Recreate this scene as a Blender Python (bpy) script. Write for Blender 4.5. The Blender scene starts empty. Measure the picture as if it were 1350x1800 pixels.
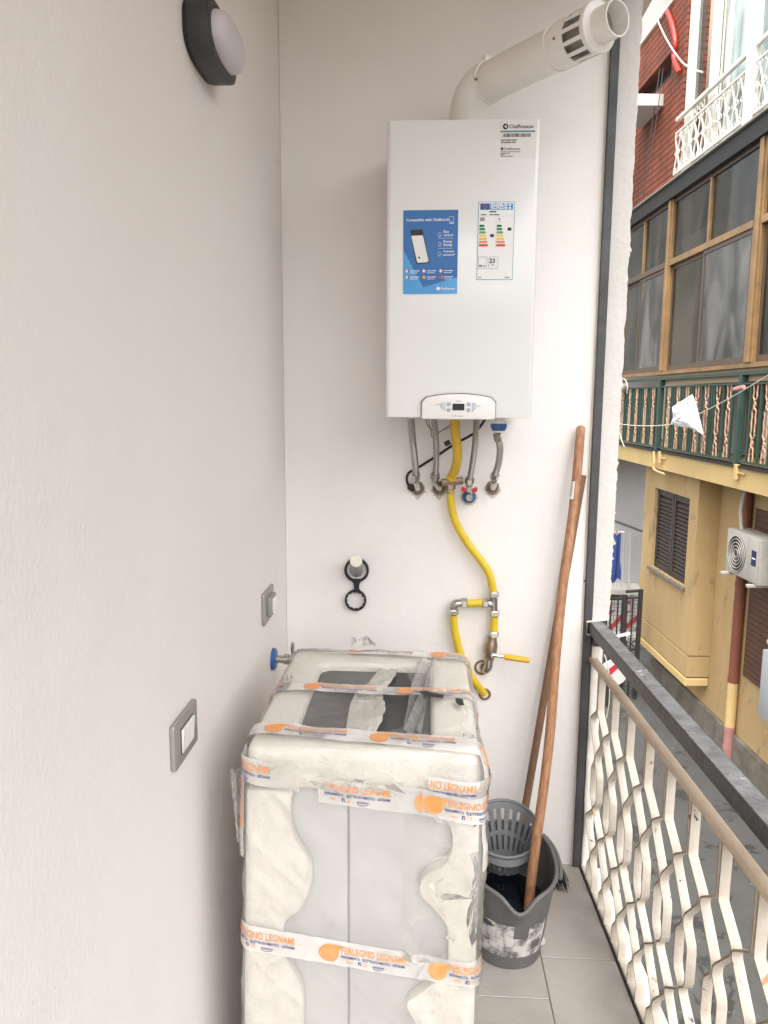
import bpy, bmesh, math, random
from mathutils import Vector, Matrix, noise
random.seed(7)
SC = bpy.context.scene
COL = SC.collection
R = math.radians

# ------------------------------------------------------------------ camera
F, CX, CY = 1330.0, 675.0, 900.0                 # focal length and centre in photo pixels (1350 x 1800)
PITCH, YAW, ROLL, EYE = math.atan2(200, F), math.atan2(70, F), R(0.33), 1.585
cp, sp, cy_, sy_ = math.cos(PITCH), math.sin(PITCH), math.cos(YAW), math.sin(YAW)
FWD = Vector((-sy_ * cp, cy_ * cp, -sp)); RGT = Vector((cy_, sy_, 0)); UPV = RGT.cross(FWD)
CAMP = Vector((0, 0, EYE))
cr, sr = math.cos(ROLL), math.sin(ROLL)
cam_d = bpy.data.cameras.new('camera'); cam = bpy.data.objects.new('camera', cam_d); COL.objects.link(cam)
cam_d.sensor_fit = 'HORIZONTAL'; cam_d.sensor_width = 36; cam_d.lens = 36 * F / 1350
cam_d.clip_start = 0.02; cam_d.clip_end = 500
xr = RGT * cr + UPV * sr; yu = UPV * cr - RGT * sr
mw = Matrix((xr, yu, -FWD)).transposed().to_4x4(); mw.translation = CAMP
cam.matrix_world = mw
SC.camera = cam
SC.render.resolution_x, SC.render.resolution_y = 768, 1024

# ------------------------------------------------------------------ world, sun, exposure
SUN_DIR = Vector((0.03, 0.45, -0.80)).normalized()   # direction the light travels
world = bpy.data.worlds.new('World'); SC.world = world; world.use_nodes = True
wn = world.node_tree; bg = wn.nodes['Background']
sky = wn.nodes.new('ShaderNodeTexSky'); sky.sky_type = 'NISHITA'; sky.sun_disc = False
sky.sun_elevation = math.asin(-SUN_DIR.z); sky.sun_rotation = math.atan2(-SUN_DIR.x, -SUN_DIR.y)
sky.air_density = 1.0; sky.dust_density = 6.0; sky.ozone_density = 0.6
hsv = wn.nodes.new('ShaderNodeHueSaturation'); hsv.inputs['Saturation'].default_value = 0.15      # milky overcast
wn.links.new(sky.outputs[0], hsv.inputs['Color']); wn.links.new(hsv.outputs[0], bg.inputs[0]); bg.inputs[1].default_value = 0.15
sd = bpy.data.lights.new('sun', 'SUN'); sd.energy = 0.5; sd.angle = R(20); sd.color = (1, 0.97, 0.93)
so = bpy.data.objects.new('sun', sd); COL.objects.link(so); so.location = (4, -8, 12)
so.rotation_euler = SUN_DIR.to_track_quat('-Z', 'Y').to_euler()
SC.view_settings.view_transform = 'Standard'; SC.view_settings.look = 'None'
SC.view_settings.gamma = 1; SC.view_settings.use_curve_mapping = False
SC.view_settings.exposure = 2.05
SC.cycles.transparent_max_bounces = 16; SC.cycles.max_bounces = 8; SC.cycles.diffuse_bounces = 5

# ------------------------------------------------------------------ pixel -> place
def ray(x, y):
    u = (x - CX) / F; v = -(y - CY) / F
    return RGT * (u * cr - v * sr) + UPV * (u * sr + v * cr) + FWD
def hit(x, y, n, d):
    r = ray(x, y); return CAMP + r * ((d - n.dot(CAMP)) / n.dot(r))
def atY(x, y, v): return hit(x, y, Vector((0, 1, 0)), v)
def atX(x, y, v): return hit(x, y, Vector((1, 0, 0)), v)
def atZ(x, y, v): return hit(x, y, Vector((0, 0, 1)), v)

# ------------------------------------------------------------------ materials
MATS = {}
def mat(name, col, rough=0.6, metal=0.0, col2=None, nscale=6, namt=1.0, bump=0.0, bscale=40, spots=None, coat=0.0, spec=0.5,
        stretch=(1, 1, 1), sss=0.0, spots2=None, rough2=None, bump2=None):
    if name in MATS: return MATS[name]
    m = bpy.data.materials.new(name); m.use_nodes = True; nt = m.node_tree; N = nt.nodes; Lk = nt.links
    b = N['Principled BSDF']; b.inputs['Base Color'].default_value = (*col, 1); b.inputs['Roughness'].default_value = rough
    b.inputs['Metallic'].default_value = metal; b.inputs['Specular IOR Level'].default_value = spec
    b.inputs['Coat Weight'].default_value = coat; b.inputs['Coat Roughness'].default_value = 0.08
    if sss: b.inputs['Subsurface Weight'].default_value = sss; b.inputs['Subsurface Radius'].default_value = (.02, .015, .01)
    tc = N.new('ShaderNodeTexCoord'); mp = N.new('ShaderNodeMapping'); mp.inputs['Scale'].default_value = stretch
    Lk.new(tc.outputs['Object'], mp.inputs[0]); co = mp.outputs[0]
    def nz(scale, detail=5, ro=0.55, dist=0.0):
        n = N.new('ShaderNodeTexNoise'); n.inputs['Scale'].default_value = scale; n.inputs['Detail'].default_value = detail
        n.inputs['Roughness'].default_value = ro; n.inputs['Distortion'].default_value = dist; Lk.new(co, n.inputs['Vector']); return n.outputs['Fac']
    def ramp(src, a, bb):
        r = N.new('ShaderNodeMapRange'); r.inputs[1].default_value = a; r.inputs[2].default_value = bb; Lk.new(src, r.inputs[0]); return r.outputs[0]
    def mix(fac, a, c2):
        mx = N.new('ShaderNodeMix'); mx.data_type = 'RGBA'
        Lk.new(fac, mx.inputs['Factor'])
        if isinstance(a, tuple): mx.inputs['A'].default_value = (*a, 1)
        else: Lk.new(a, mx.inputs['A'])
        mx.inputs['B'].default_value = (*c2, 1)
        return mx.outputs['Result']
    cur = col
    if col2 is not None:
        f = ramp(nz(nscale, 6, 0.6, .4), 0.5 - .22 / namt, 0.5 + .22 / namt); cur = mix(f, cur, col2)
        if rough2 is not None:
            mr = N.new('ShaderNodeMapRange'); mr.inputs[3].default_value = rough; mr.inputs[4].default_value = rough2
            Lk.new(f, mr.inputs[0]); Lk.new(mr.outputs[0], b.inputs['Roughness'])
    for spt in (spots, spots2):
        if spt:
            scol, ssc, th = spt; f = ramp(nz(ssc, 4, 0.65, .6), th, th + .03); cur = mix(f, cur, scol)
    if not isinstance(cur, tuple): Lk.new(cur, b.inputs['Base Color'])
    if bump:
        h = nz(bscale, 8, 0.6)
        bp = N.new('ShaderNodeBump'); bp.inputs['Strength'].default_value = bump; bp.inputs['Distance'].default_value = 0.01
        Lk.new(h, bp.inputs['Height']); last = bp
        if bump2:
            bq = N.new('ShaderNodeBump'); bq.inputs['Strength'].default_value = bump2[0]; bq.inputs['Distance'].default_value = 0.02
            Lk.new(nz(bump2[1], 3, .5), bq.inputs['Height']); Lk.new(bp.outputs[0], bq.inputs['Normal']); last = bq
        Lk.new(last.outputs[0], b.inputs['Normal'])
    MATS[name] = m
    return m

def mat_film(name, haze, tint, wr=0.5, sc=14, shine=1.0):
    m = bpy.data.materials.new(name); m.use_nodes = True; nt = m.node_tree; N = nt.nodes; Lk = nt.links
    b = N['Principled BSDF']; out = N['Material Output']
    b.inputs['Base Color'].default_value = (*tint, 1); b.inputs['Roughness'].default_value = .22
    tr = N.new('ShaderNodeBsdfTransparent'); tr.inputs[0].default_value = (.97, .97, .96, 1)
    gl = N.new('ShaderNodeBsdfGlossy'); gl.inputs['Roughness'].default_value = .10
    tc = N.new('ShaderNodeTexCoord'); mp = N.new('ShaderNodeMapping'); mp.inputs['Scale'].default_value = (1, 1, .45); mp.inputs['Rotation'].default_value = (.3, .5, .4)
    Lk.new(tc.outputs['Object'], mp.inputs[0])
    n1 = N.new('ShaderNodeTexNoise'); n1.inputs['Scale'].default_value = sc; n1.inputs['Detail'].default_value = 3; n1.inputs['Distortion'].default_value = 2.4
    Lk.new(mp.outputs[0], n1.inputs['Vector'])
    n2 = N.new('ShaderNodeTexNoise'); n2.inputs['Scale'].default_value = 5; n2.inputs['Detail'].default_value = 3; Lk.new(mp.outputs[0], n2.inputs['Vector'])
    bp = N.new('ShaderNodeBump'); bp.inputs['Strength'].default_value = wr; bp.inputs['Distance'].default_value = .03; Lk.new(n1.outputs['Fac'], bp.inputs['Height'])
    Lk.new(bp.outputs[0], gl.inputs['Normal'])
    mr = N.new('ShaderNodeMapRange'); mr.inputs[1].default_value = .35; mr.inputs[2].default_value = .7
    mr.inputs[3].default_value = haze * .6; mr.inputs[4].default_value = haze * 1.5; Lk.new(n2.outputs['Fac'], mr.inputs[0])
    m1 = N.new('ShaderNodeMixShader'); Lk.new(mr.outputs[0], m1.inputs[0]); Lk.new(tr.outputs[0], m1.inputs[1]); Lk.new(b.outputs[0], m1.inputs[2])
    lw = N.new('ShaderNodeFresnel'); lw.inputs['IOR'].default_value = 1.38; Lk.new(bp.outputs[0], lw.inputs['Normal'])
    sh = N.new('ShaderNodeMath'); sh.operation = 'MULTIPLY'; sh.inputs[1].default_value = shine; Lk.new(lw.outputs[0], sh.inputs[0])
    m2 = N.new('ShaderNodeMixShader'); Lk.new(sh.outputs[0], m2.inputs[0]); Lk.new(m1.outputs[0], m2.inputs[1]); Lk.new(gl.outputs[0], m2.inputs[2])
    Lk.new(m2.outputs[0], out.inputs[0])
    MATS[name] = m; return m

def mat_glass(name, tint, fac, rough=.05):
    # window pane: part clear, part mirror; noise tint paints streaky reflections and dust
    m = bpy.data.materials.new(name); m.use_nodes = True; nt = m.node_tree; N = nt.nodes; Lk = nt.links
    b = N['Principled BSDF']; out = N['Material Output']; b.inputs['Base Color'].default_value = (*tint, 1); b.inputs['Roughness'].default_value = rough
    b.inputs['Specular IOR Level'].default_value = .45
    tr = N.new('ShaderNodeBsdfTransparent'); tr.inputs[0].default_value = (.82, .86, .84, 1)
    tc = N.new('ShaderNodeTexCoord'); mp = N.new('ShaderNodeMapping'); mp.inputs['Scale'].default_value = (1.2, 1.2, .5); Lk.new(tc.outputs['Object'], mp.inputs[0])
    nz = N.new('ShaderNodeTexNoise'); nz.inputs['Scale'].default_value = 1.6; nz.inputs['Detail'].default_value = 4; nz.inputs['Distortion'].default_value = 1.2; Lk.new(mp.outputs[0], nz.inputs['Vector'])
    rp = N.new('ShaderNodeValToRGB'); rp.color_ramp.elements[0].position = .38; rp.color_ramp.elements[0].color = (*[c * .45 for c in tint], 1); rp.color_ramp.elements[1].position = .66; rp.color_ramp.elements[1].color = (*[min(1, c * 1.9) for c in tint], 1)
    Lk.new(nz.outputs['Fac'], rp.inputs[0]); Lk.new(rp.outputs[0], b.inputs['Base Color'])
    mx = N.new('ShaderNodeMixShader'); mx.inputs[0].default_value = fac
    Lk.new(tr.outputs[0], mx.inputs[1]); Lk.new(b.outputs[0], mx.inputs[2]); Lk.new(mx.outputs[0], out.inputs[0])
    MATS[name] = m; return m

def mat_brick(name, c1, c2, mortar, bw, rh, ms=.012):
    m = bpy.data.materials.new(name); m.use_nodes = True; nt = m.node_tree; N = nt.nodes; Lk = nt.links
    b = N['Principled BSDF']; b.inputs['Roughness'].default_value = .75
    tc = N.new('ShaderNodeTexCoord'); sx = N.new('ShaderNodeSeparateXYZ'); cb = N.new('ShaderNodeCombineXYZ')
    Lk.new(tc.outputs['Object'], sx.inputs[0]); Lk.new(sx.outputs['Y'], cb.inputs['X']); Lk.new(sx.outputs['Z'], cb.inputs['Y'])
    br = N.new('ShaderNodeTexBrick'); br.inputs['Color1'].default_value = (*c1, 1); br.inputs['Color2'].default_value = (*c2, 1); br.inputs['Mortar'].default_value = (*mortar, 1)
    br.inputs['Scale'].default_value = 1; br.inputs['Mortar Size'].default_value = ms; br.inputs['Brick Width'].default_value = bw; br.inputs['Row Height'].default_value = rh
    Lk.new(cb.outputs[0], br.inputs['Vector'])
    nz = N.new('ShaderNodeTexNoise'); nz.inputs['Scale'].default_value = 2.2; nz.inputs['Detail'].default_value = 5; Lk.new(tc.outputs['Object'], nz.inputs['Vector'])
    mx = N.new('ShaderNodeMix'); mx.data_type = 'RGBA'; mx.blend_type = 'MULTIPLY'; mx.inputs['Factor'].default_value = .8
    rp = N.new('ShaderNodeValToRGB'); rp.color_ramp.elements[0].position = .3; rp.color_ramp.elements[0].color = (.45, .42, .4, 1); rp.color_ramp.elements[1].position = .65
    Lk.new(nz.outputs['Fac'], rp.inputs[0]); Lk.new(br.outputs['Color'], mx.inputs['A']); Lk.new(rp.outputs[0], mx.inputs['B']); Lk.new(mx.outputs['Result'], b.inputs['Base Color'])
    bp = N.new('ShaderNodeBump'); bp.inputs['Strength'].default_value = .6; bp.inputs['Distance'].default_value = .01; bp.invert = True
    Lk.new(br.outputs['Fac'], bp.inputs['Height']); Lk.new(bp.outputs[0], b.inputs['Normal'])
    MATS[name] = m; return m

def mat_bands(name, col, rough, metal, freq, bump=.4, dark=.5):
    # ribbed or braided hose: fine rings along z
    m = bpy.data.materials.new(name); m.use_nodes = True; nt = m.node_tree; N = nt.nodes; Lk = nt.links
    b = N['Principled BSDF']; b.inputs['Roughness'].default_value = rough; b.inputs['Metallic'].default_value = metal
    tc = N.new('ShaderNodeTexCoord'); w = N.new('ShaderNodeTexWave'); w.bands_direction = 'Z'; w.inputs['Scale'].default_value = freq; w.inputs['Distortion'].default_value = .6
    Lk.new(tc.outputs['Object'], w.inputs['Vector'])
    mx = N.new('ShaderNodeMix'); mx.data_type = 'RGBA'; mx.inputs['A'].default_value = (*[c * dark for c in col], 1); mx.inputs['B'].default_value = (*col, 1)
    Lk.new(w.outputs['Fac'], mx.inputs['Factor']); Lk.new(mx.outputs['Result'], b.inputs['Base Color'])
    bp = N.new('ShaderNodeBump'); bp.inputs['Strength'].default_value = bump; bp.inputs['Distance'].default_value = .003
    Lk.new(w.outputs['Fac'], bp.inputs['Height']); Lk.new(bp.outputs[0], b.inputs['Normal'])
    MATS[name] = m; return m

PLASTER = mat('plaster', (.83, .785, .758), .85, col2=(.785, .735, .705), nscale=1.3, namt=.9, bump=.26, bscale=115, bump2=(.24, 6), spots=((.75, .695, .66), 34, .72), spots2=((.745, .69, .655), 3.2, .70))
PLASTER_B = mat('plaster_back', (.86, .825, .80), .8, col2=(.815, .775, .745), nscale=2.2, namt=1.1, bump=.10, bscale=110, bump2=(.3, 5), spots=((.70, .65, .61), 6, .72), spots2=((.66, .60, .56), 45, .76))
TILE = mat('tile', (.43, .395, .36), .38, col2=(.32, .29, .26), nscale=4, namt=1.2, bump=.04, bscale=90, spots=((.22, .195, .17), 23, .685), spots2=((.30, .265, .23), 5, .64))
GROUT = mat('grout', (.22, .20, .18), .9)
ENAMEL = mat('boiler_enamel', (.78, .785, .77), .16, spec=.5, coat=.15, bump=.004, bscale=3)
PANELW = mat('panel_white', (.80, .79, .76), .32)
FLUE = mat('flue_white', (.87, .84, .80), .38, col2=(.82, .785, .745), nscale=9)
GREYP = mat('lamp_grey', (.035, .036, .038), .5, bump=.05, bscale=300)
OPAL = mat('opal_diffuser', (.58, .54, .57), .35, sss=.3)
CHROME = mat('chrome', (.62, .60, .57), .22, 1.0, col2=(.45, .43, .40), nscale=40)
BRASS = mat('brass_rough', (.42, .36, .28), .45, 1.0, col2=(.30, .22, .15), nscale=30)
BRAID = mat_bands('steel_braid', (.58, .56, .52), .3, 1.0, 120, .5, .55)
GASY = mat_bands('gas_yellow_ribbed', (.70, .44, .03), .45, 0, 90, .35, .8)
GASP = mat('gas_yellow', (.72, .52, .03), .4, col2=(.62, .43, .02), nscale=20)
BLACKP = mat('black_plastic', (.012, .013, .016), .45)
BLUEP = mat('blue_plastic', (.03, .11, .30), .4)
REDP = mat('red_plastic', (.45, .02, .03), .35)
WHITEP = mat('white_plastic', (.82, .80, .76), .35)
NICKEL = mat('nickel_plate', (.36, .345, .325), .45, .45)
FOAM = mat('foam', (.82, .785, .725), .75, col2=(.76, .72, .655), nscale=7, bump=.3, bscale=150, bump2=(.3, 12), sss=.1)
CABW = mat('cabinet_white', (.60, .60, .60), .3)
SLATE = mat('slate_lid', (.055, .054, .055), .55, col2=(.09, .088, .087), nscale=16, bump=.3, bscale=60, stretch=(1, 3, 1))
CARD = mat('crumpled_wrap', (.62, .59, .54), .5, col2=(.50, .475, .43), nscale=12, bump=.5, bscale=40)
FILM = mat_film('stretch_film', .17, (.90, .88, .855), .6, 12, .55)
FILMC = mat_film('crumpled_film', .06, (.90, .89, .87), .12, 14, 1.15)
FILMT = mat_film('stretch_film_top', .10, (.88, .86, .83), .4, 12, .22)
FILM2 = mat_film('loose_film', .26, (.80, .80, .80), .8, 20, .7)
TAPE = mat_film('tape_clear', .55, (.84, .825, .80), .22, 22, .4)
ORANGE = mat('print_orange', (.80, .28, .055), .4, col2=(.72, .33, .12), nscale=30)
NAVY = mat('print_navy', (.035, .04, .20), .4)
BUCKET = mat('bucket_grey', (.115, .115, .115), .5, col2=(.155, .152, .148), nscale=14, bump=.08, bscale=120, spots=((.22, .21, .2), 38, .70))
BUCKIN = mat('basket_grey', (.17, .175, .18), .45, col2=(.13, .135, .14), nscale=12)
WATER = mat('bucket_water', (.008, .010, .016), .06)
WOOD = mat('handle_wood', (.45, .235, .125), .55, col2=(.25, .11, .05), nscale=13, namt=1.3, stretch=(8, 8, .8), bump=.12, bscale=60, spots=((.50, .30, .19), 25, .72))
WOOD2 = mat('handle_wood_old', (.24, .125, .07), .65, col2=(.13, .075, .048), nscale=9, stretch=(8, 8, 1), bump=.2, bscale=60)
BRISTLE = mat('bristle', (.012, .012, .012), .8)
RAILP = mat('rail_paint', (.60, .545, .465), .5, col2=(.47, .415, .34), nscale=9, namt=1, bump=.25, bscale=70, spots=((.09, .065, .045), 30, .665), spots2=((.40, .20, .085), 12, .67))
RAILT = mat('rail_tan', (.56, .45, .34), .5, col2=(.45, .34, .24), nscale=7, bump=.25, bscale=60, spots=((.06, .045, .035), 30, .735))
GRAPH = mat('graphite_paint', (.075, .075, .077), .42, col2=(.045, .045, .047), nscale=10, namt=1, bump=.25, bscale=55, spots=((.30, .29, .28), 24, .735), rough2=.6)
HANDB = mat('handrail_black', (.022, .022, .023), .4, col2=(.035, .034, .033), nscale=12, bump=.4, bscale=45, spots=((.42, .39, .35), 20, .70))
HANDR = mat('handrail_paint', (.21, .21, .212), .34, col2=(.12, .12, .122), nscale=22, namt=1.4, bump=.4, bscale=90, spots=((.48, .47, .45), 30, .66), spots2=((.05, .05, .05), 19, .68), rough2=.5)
PEEL = mat('peeling_white', (.74, .70, .64), .75, col2=(.66, .61, .54), nscale=8, bump=.6, bscale=30, spots=((.05, .045, .042), 17, .66))
ENDW = mat('end_wall_white', (.66, .63, .60), .85, bump=.3, bscale=60, col2=(.60, .565, .53), nscale=4)
PUFOAM = mat('pu_foam', (.62, .47, .24), .9, bump=.5, bscale=80)
RAILE = mat('rail_edge_dirt', (.36, .295, .22), .7, col2=(.17, .125, .085), nscale=20)
LEDGE = mat('ledge_white', (.66, .62, .57), .7, col2=(.68, .63, .57), nscale=6)
ASPH = mat('asphalt', (.062, .060, .055), .9, col2=(.042, .041, .038), nscale=1.4, namt=1, bump=.5, bscale=25, spots=((.024, .023, .021), 2.6, .58), spots2=((.11, .108, .10), 14, .66))
YEL = mat('yellow_plaster', (.43, .295, .135), .85, col2=(.345, .235, .105), nscale=1.7, namt=1.2, stretch=(1, 1, .45), bump=.2, bscale=60, spots=((.29, .20, .10), 3.4, .61), spots2=((.50, .39, .22), 5, .66))
YELD = mat('yellow_trim', (.56, .40, .17), .8, col2=(.50, .35, .145), nscale=3)
GREYW = mat('grey_plaster', (.36, .35, .34), .9, col2=(.29, .28, .27), nscale=1.2, bump=.2, bscale=40)
STONE = mat('plinth_stone', (.19, .16, .125), .75, col2=(.10, .083, .066), nscale=4, namt=1.2, bump=.3, bscale=20)
BRICKM = mat_brick('brick_tiles', (.33, .080, .032), (.28, .068, .028), (.085, .026, .015), .62, .085, .012)
ALU = mat('bronze_frame', (.36, .215, .09), .42, .3, col2=(.22, .13, .06), nscale=3, namt=1.3)
ALUD = mat('dark_frame', (.11, .075, .05), .45, .2)
DARK = mat('dark_metal_and_shade', (.018, .017, .016), .6)
GLASS = mat_glass('window_glass', (.06, .055, .045), .42)
GLASSD = mat_glass('window_glass_dim', (.14, .135, .125), .6, .2)
GLASSL = mat_glass('window_glass_pale', (.42, .50, .49), .85, .1)
CURT = mat('curtain_grey', (.33, .32, .30), .8, stretch=(1, 14, .3), col2=(.22, .215, .205), nscale=4)
GREEN = mat('green_paint', (.022, .048, .037), .5, col2=(.034, .066, .052), nscale=8)
TERRA = mat('terracotta_iron', (.46, .25, .14), .6, col2=(.60, .40, .26), nscale=14, namt=1.3, spots=((.14, .045, .025), 16, .60))
WFRAME = mat('white_frame', (.80, .77, .70), .4, col2=(.70, .66, .58), nscale=3)
SHUT = mat('shutter_brown', (.030, .022, .017), .55, col2=(.045, .034, .027), nscale=10)
ROLL_ = mat('roller_brown', (.10, .045, .025), .55, col2=(.07, .032, .02), nscale=5)
RUSTP = mat('pipe_red_brown', (.20, .065, .035), .6, col2=(.15, .05, .03), nscale=4)
PINKP = mat('pipe_pink', (.36, .17, .15), .6)
ACW = mat('unit_white', (.43, .405, .36), .5, col2=(.33, .305, .26), nscale=4)
GRILL = mat('unit_grille', (.10, .10, .095), .6)
CABG = mat('meter_grey', (.36, .37, .37), .5)
CLOTHB = mat('cloth_blue', (.016, .036, .14), .85)
BAGW = mat('bag_white', (.80, .80, .80), .35, bump=.5, bscale=9, sss=.2)
BAMW = mat('barrier_white', (.46, .44, .41), .5)
BARR = mat('barrier_red', (.36, .02, .03), .5)
CABLE = mat('cable_white', (.62, .58, .50), .6)
REDT = mat('red_tube', (.50, .035, .02), .45)
POSTB = mat('poster_blue', (.012, .115, .36), .35, col2=(.016, .15, .43), nscale=5)
POSTL = mat('poster_light_blue', (.04, .26, .60), .35, col2=(.10, .38, .70), nscale=6)
PRW = mat('print_white', (.85, .85, .85), .4)
PRK = mat('print_black', (.015, .015, .015), .4)
PRG = mat('print_grey', (.30, .30, .30), .4)
PRT = mat('print_teal', (.04, .20, .34), .4)
LABW = mat('label_white', (.80, .80, .78), .35)
LABG = mat('label_pale', (.74, .72, .69), .3)

# ------------------------------------------------------------------ mesh helper
ID4 = Matrix.Identity(4)
class MB:
    def __init__(s, T=None): s.v = []; s.f = []; s.T = T or ID4
    def add(s, vs, fs):
        o = len(s.v); s.v += [s.T @ Vector(p) for p in vs]; s.f += [tuple(i + o for i in f) for f in fs]; return s
    def box(s, x0, x1, y0, y1, z0, z1):
        return s.add([(x0, y0, z0), (x1, y0, z0), (x1, y1, z0), (x0, y1, z0), (x0, y0, z1), (x1, y0, z1), (x1, y1, z1), (x0, y1, z1)],
                     [(0, 3, 2, 1), (4, 5, 6, 7), (0, 1, 5, 4), (1, 2, 6, 5), (2, 3, 7, 6), (3, 0, 4, 7)])
    def prism(s, poly, fr, d0, d1):
        # polygon in plane (a,b) of frame fr=(origin,A,B,N) swept from d0 to d1 along N
        o, A, B, Nn = [Vector(q) for q in fr]; n = len(poly)
        vs = [o + A * a + B * b + Nn * d0 for a, b in poly] + [o + A * a + B * b + Nn * d1 for a, b in poly]
        return s.add(vs, [tuple(range(n - 1, -1, -1)), tuple(range(n, 2 * n))] + [(i, (i + 1) % n, n + (i + 1) % n, n + i) for i in range(n)])
    def tube(s, pts, r, n=10, caps=True, closed=False, sx=1.0):
        pts = [Vector(p) for p in pts]; m = len(pts); rr = r if isinstance(r, (list, tuple)) else [r] * m
        ring = []; prev = None
        for i, p in enumerate(pts):
            if closed: t = pts[(i + 1) % m] - pts[i - 1]
            else: t = pts[min(i + 1, m - 1)] - pts[max(i - 1, 0)]
            t.normalize()
            if prev is None:
                a = Vector((0, 0, 1)) if abs(t.z) < .9 else Vector((1, 0, 0)); a = (a - t * a.dot(t)).normalized()
            else: a = (prev - t * prev.dot(t)).normalized()
            prev = a; b = t.cross(a)
            ring.append([p + (a * math.cos(2 * math.pi * k / n) * sx + b * math.sin(2 * math.pi * k / n)) * rr[i] for k in range(n)])
        vs = [q for rg in ring for q in rg]; fs = []
        for i in range(m if closed else m - 1):
            j = (i + 1) % m
            for k in range(n): fs.append((i * n + k, i * n + (k + 1) % n, j * n + (k + 1) % n, j * n + k))
        if caps and not closed: fs += [tuple(range(n - 1, -1, -1)), tuple((m - 1) * n + k for k in range(n))]
        return s.add(vs, fs)
    def lathe(s, prof, o, axis, n=20, sx=1.0, sy=1.0, caps=True):
        o = Vector(o); ax = Vector(axis).normalized(); a = Vector((0, 0, 1)) if abs(ax.z) < .9 else Vector((1, 0, 0))
        a = (a - ax * a.dot(ax)).normalized(); b = ax.cross(a); vs = []; fs = []; m = len(prof)
        for r, h in prof:
            for k in range(n):
                t = 2 * math.pi * k / n; vs.append(o + ax * h + a * (r * math.cos(t) * sx) + b * (r * math.sin(t) * sy))
        for i in range(m - 1):
            for k in range(n): fs.append((i * n + k, i * n + (k + 1) % n, (i + 1) * n + (k + 1) % n, (i + 1) * n + k))
        if caps: fs += [tuple(range(n - 1, -1, -1)), tuple((m - 1) * n + k for k in range(n))]
        return s.add(vs, fs)
    def grid(s, fn, nu, nv, keep=None):
        vs = [fn(i / nu, j / nv) for j in range(nv + 1) for i in range(nu + 1)]; fs = []
        for j in range(nv):
            for i in range(nu):
                if keep is None or keep((i + .5) / nu, (j + .5) / nv):
                    a = j * (nu + 1) + i; fs.append((a, a + 1, a + nu + 2, a + nu + 1))
        return s.add(vs, fs)
    def text(s, body, size, fn, bold=0.0, align='LEFT'):
        vs, fs = text2d(body, bold, align)
        return s.add([fn(x * size, y * size) for x, y in vs], fs)
    def lines(s, fn, rows):
        # print too small to read: one thin bar per word
        for x, z, w, h in rows: s.add([fn(x, z), fn(x + w, z), fn(x + w, z + h), fn(x, z + h)], [(0, 1, 2, 3)])
        return s
    def build(s, name, m, parent=None, bevel=0.0, seg=2, smooth=35, solid=0.0, recalc=True):
        me = bpy.data.meshes.new(name); me.from_pydata([tuple(v) for v in s.v], [], s.f)
        bm = bmesh.new(); bm.from_mesh(me)
        if recalc: bmesh.ops.recalc_face_normals(bm, faces=bm.faces)
        if solid: bmesh.ops.solidify(bm, geom=bm.faces[:], thickness=solid)
        if bevel:
            es = [e for e in bm.edges if len(e.link_faces) == 2 and e.calc_face_angle(0) > R(30)]
            bmesh.ops.bevel(bm, geom=es, offset=bevel, segments=seg, profile=.5, affect='EDGES', clamp_overlap=True)
        bm.to_mesh(me); bm.free()
        if smooth:
            for p in me.polygons: p.use_smooth = True
            me.set_sharp_from_angle(angle=R(smooth))
        for q in (m if isinstance(m, (list, tuple)) else [m]): me.materials.append(q)
        o = bpy.data.objects.new(name, me); COL.objects.link(o)
        if 'lettering' in name or name in ('bar_code', 'label_print', 'pencil_note'): o['kind'] = 'stuff'
        if parent is not None:
            o.parent = parent; o.matrix_parent_inverse = parent_world(parent).inverted()
        return o
def parent_world(p):
    # things are empties or meshes that carry a location only
    m = Matrix.Translation(p.location)
    if p.parent is not None: m = parent_world(p.parent) @ p.matrix_parent_inverse @ m
    return m

_T = {}
def text2d(body, bold=0.0, align='LEFT'):
    k = (body, bold, align)
    if k not in _T:
        c = bpy.data.curves.new('lettering', 'FONT'); c.body = body; c.size = 1; c.resolution_u = 2; c.offset = bold; c.align_x = align
        o = bpy.data.objects.new('lettering', c); COL.objects.link(o)
        dg = bpy.context.evaluated_depsgraph_get(); dg.update()
        me = bpy.data.meshes.new_from_object(o.evaluated_get(dg))
        _T[k] = ([(v.co.x, v.co.y) for v in me.vertices], [tuple(p.vertices) for p in me.polygons])
        bpy.data.objects.remove(o); bpy.data.curves.remove(c); bpy.data.meshes.remove(me)
    return _T[k]

def tag(o, label=None, cat=None, group=None, kind=None):
    if label: o['label'] = label
    if cat: o['category'] = cat
    if group: o['group'] = group
    if kind: o['kind'] = kind
    return o
def thing(name, label, cat, loc, group=None):
    o = bpy.data.objects.new(name, None); COL.objects.link(o); o.location = loc; o.empty_display_size = .1
    return tag(o, label, cat, group)
def circ(r, n=24, cx=0, cy=0, sx=1, sy=1): return [(cx + r * sx * math.cos(2 * math.pi * k / n), cy + r * sy * math.sin(2 * math.pi * k / n)) for k in range(n)]
def rrect(x0, x1, y0, y1, r, n=5):
    out = []
    for cx, cy, a0 in ((x1 - r, y1 - r, 0), (x0 + r, y1 - r, 90), (x0 + r, y0 + r, 180), (x1 - r, y0 + r, 270)):
        for k in range(n + 1):
            a = R(a0 + 90 * k / n); out.append((cx + r * math.cos(a), cy + r * math.sin(a)))
    return out
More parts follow.
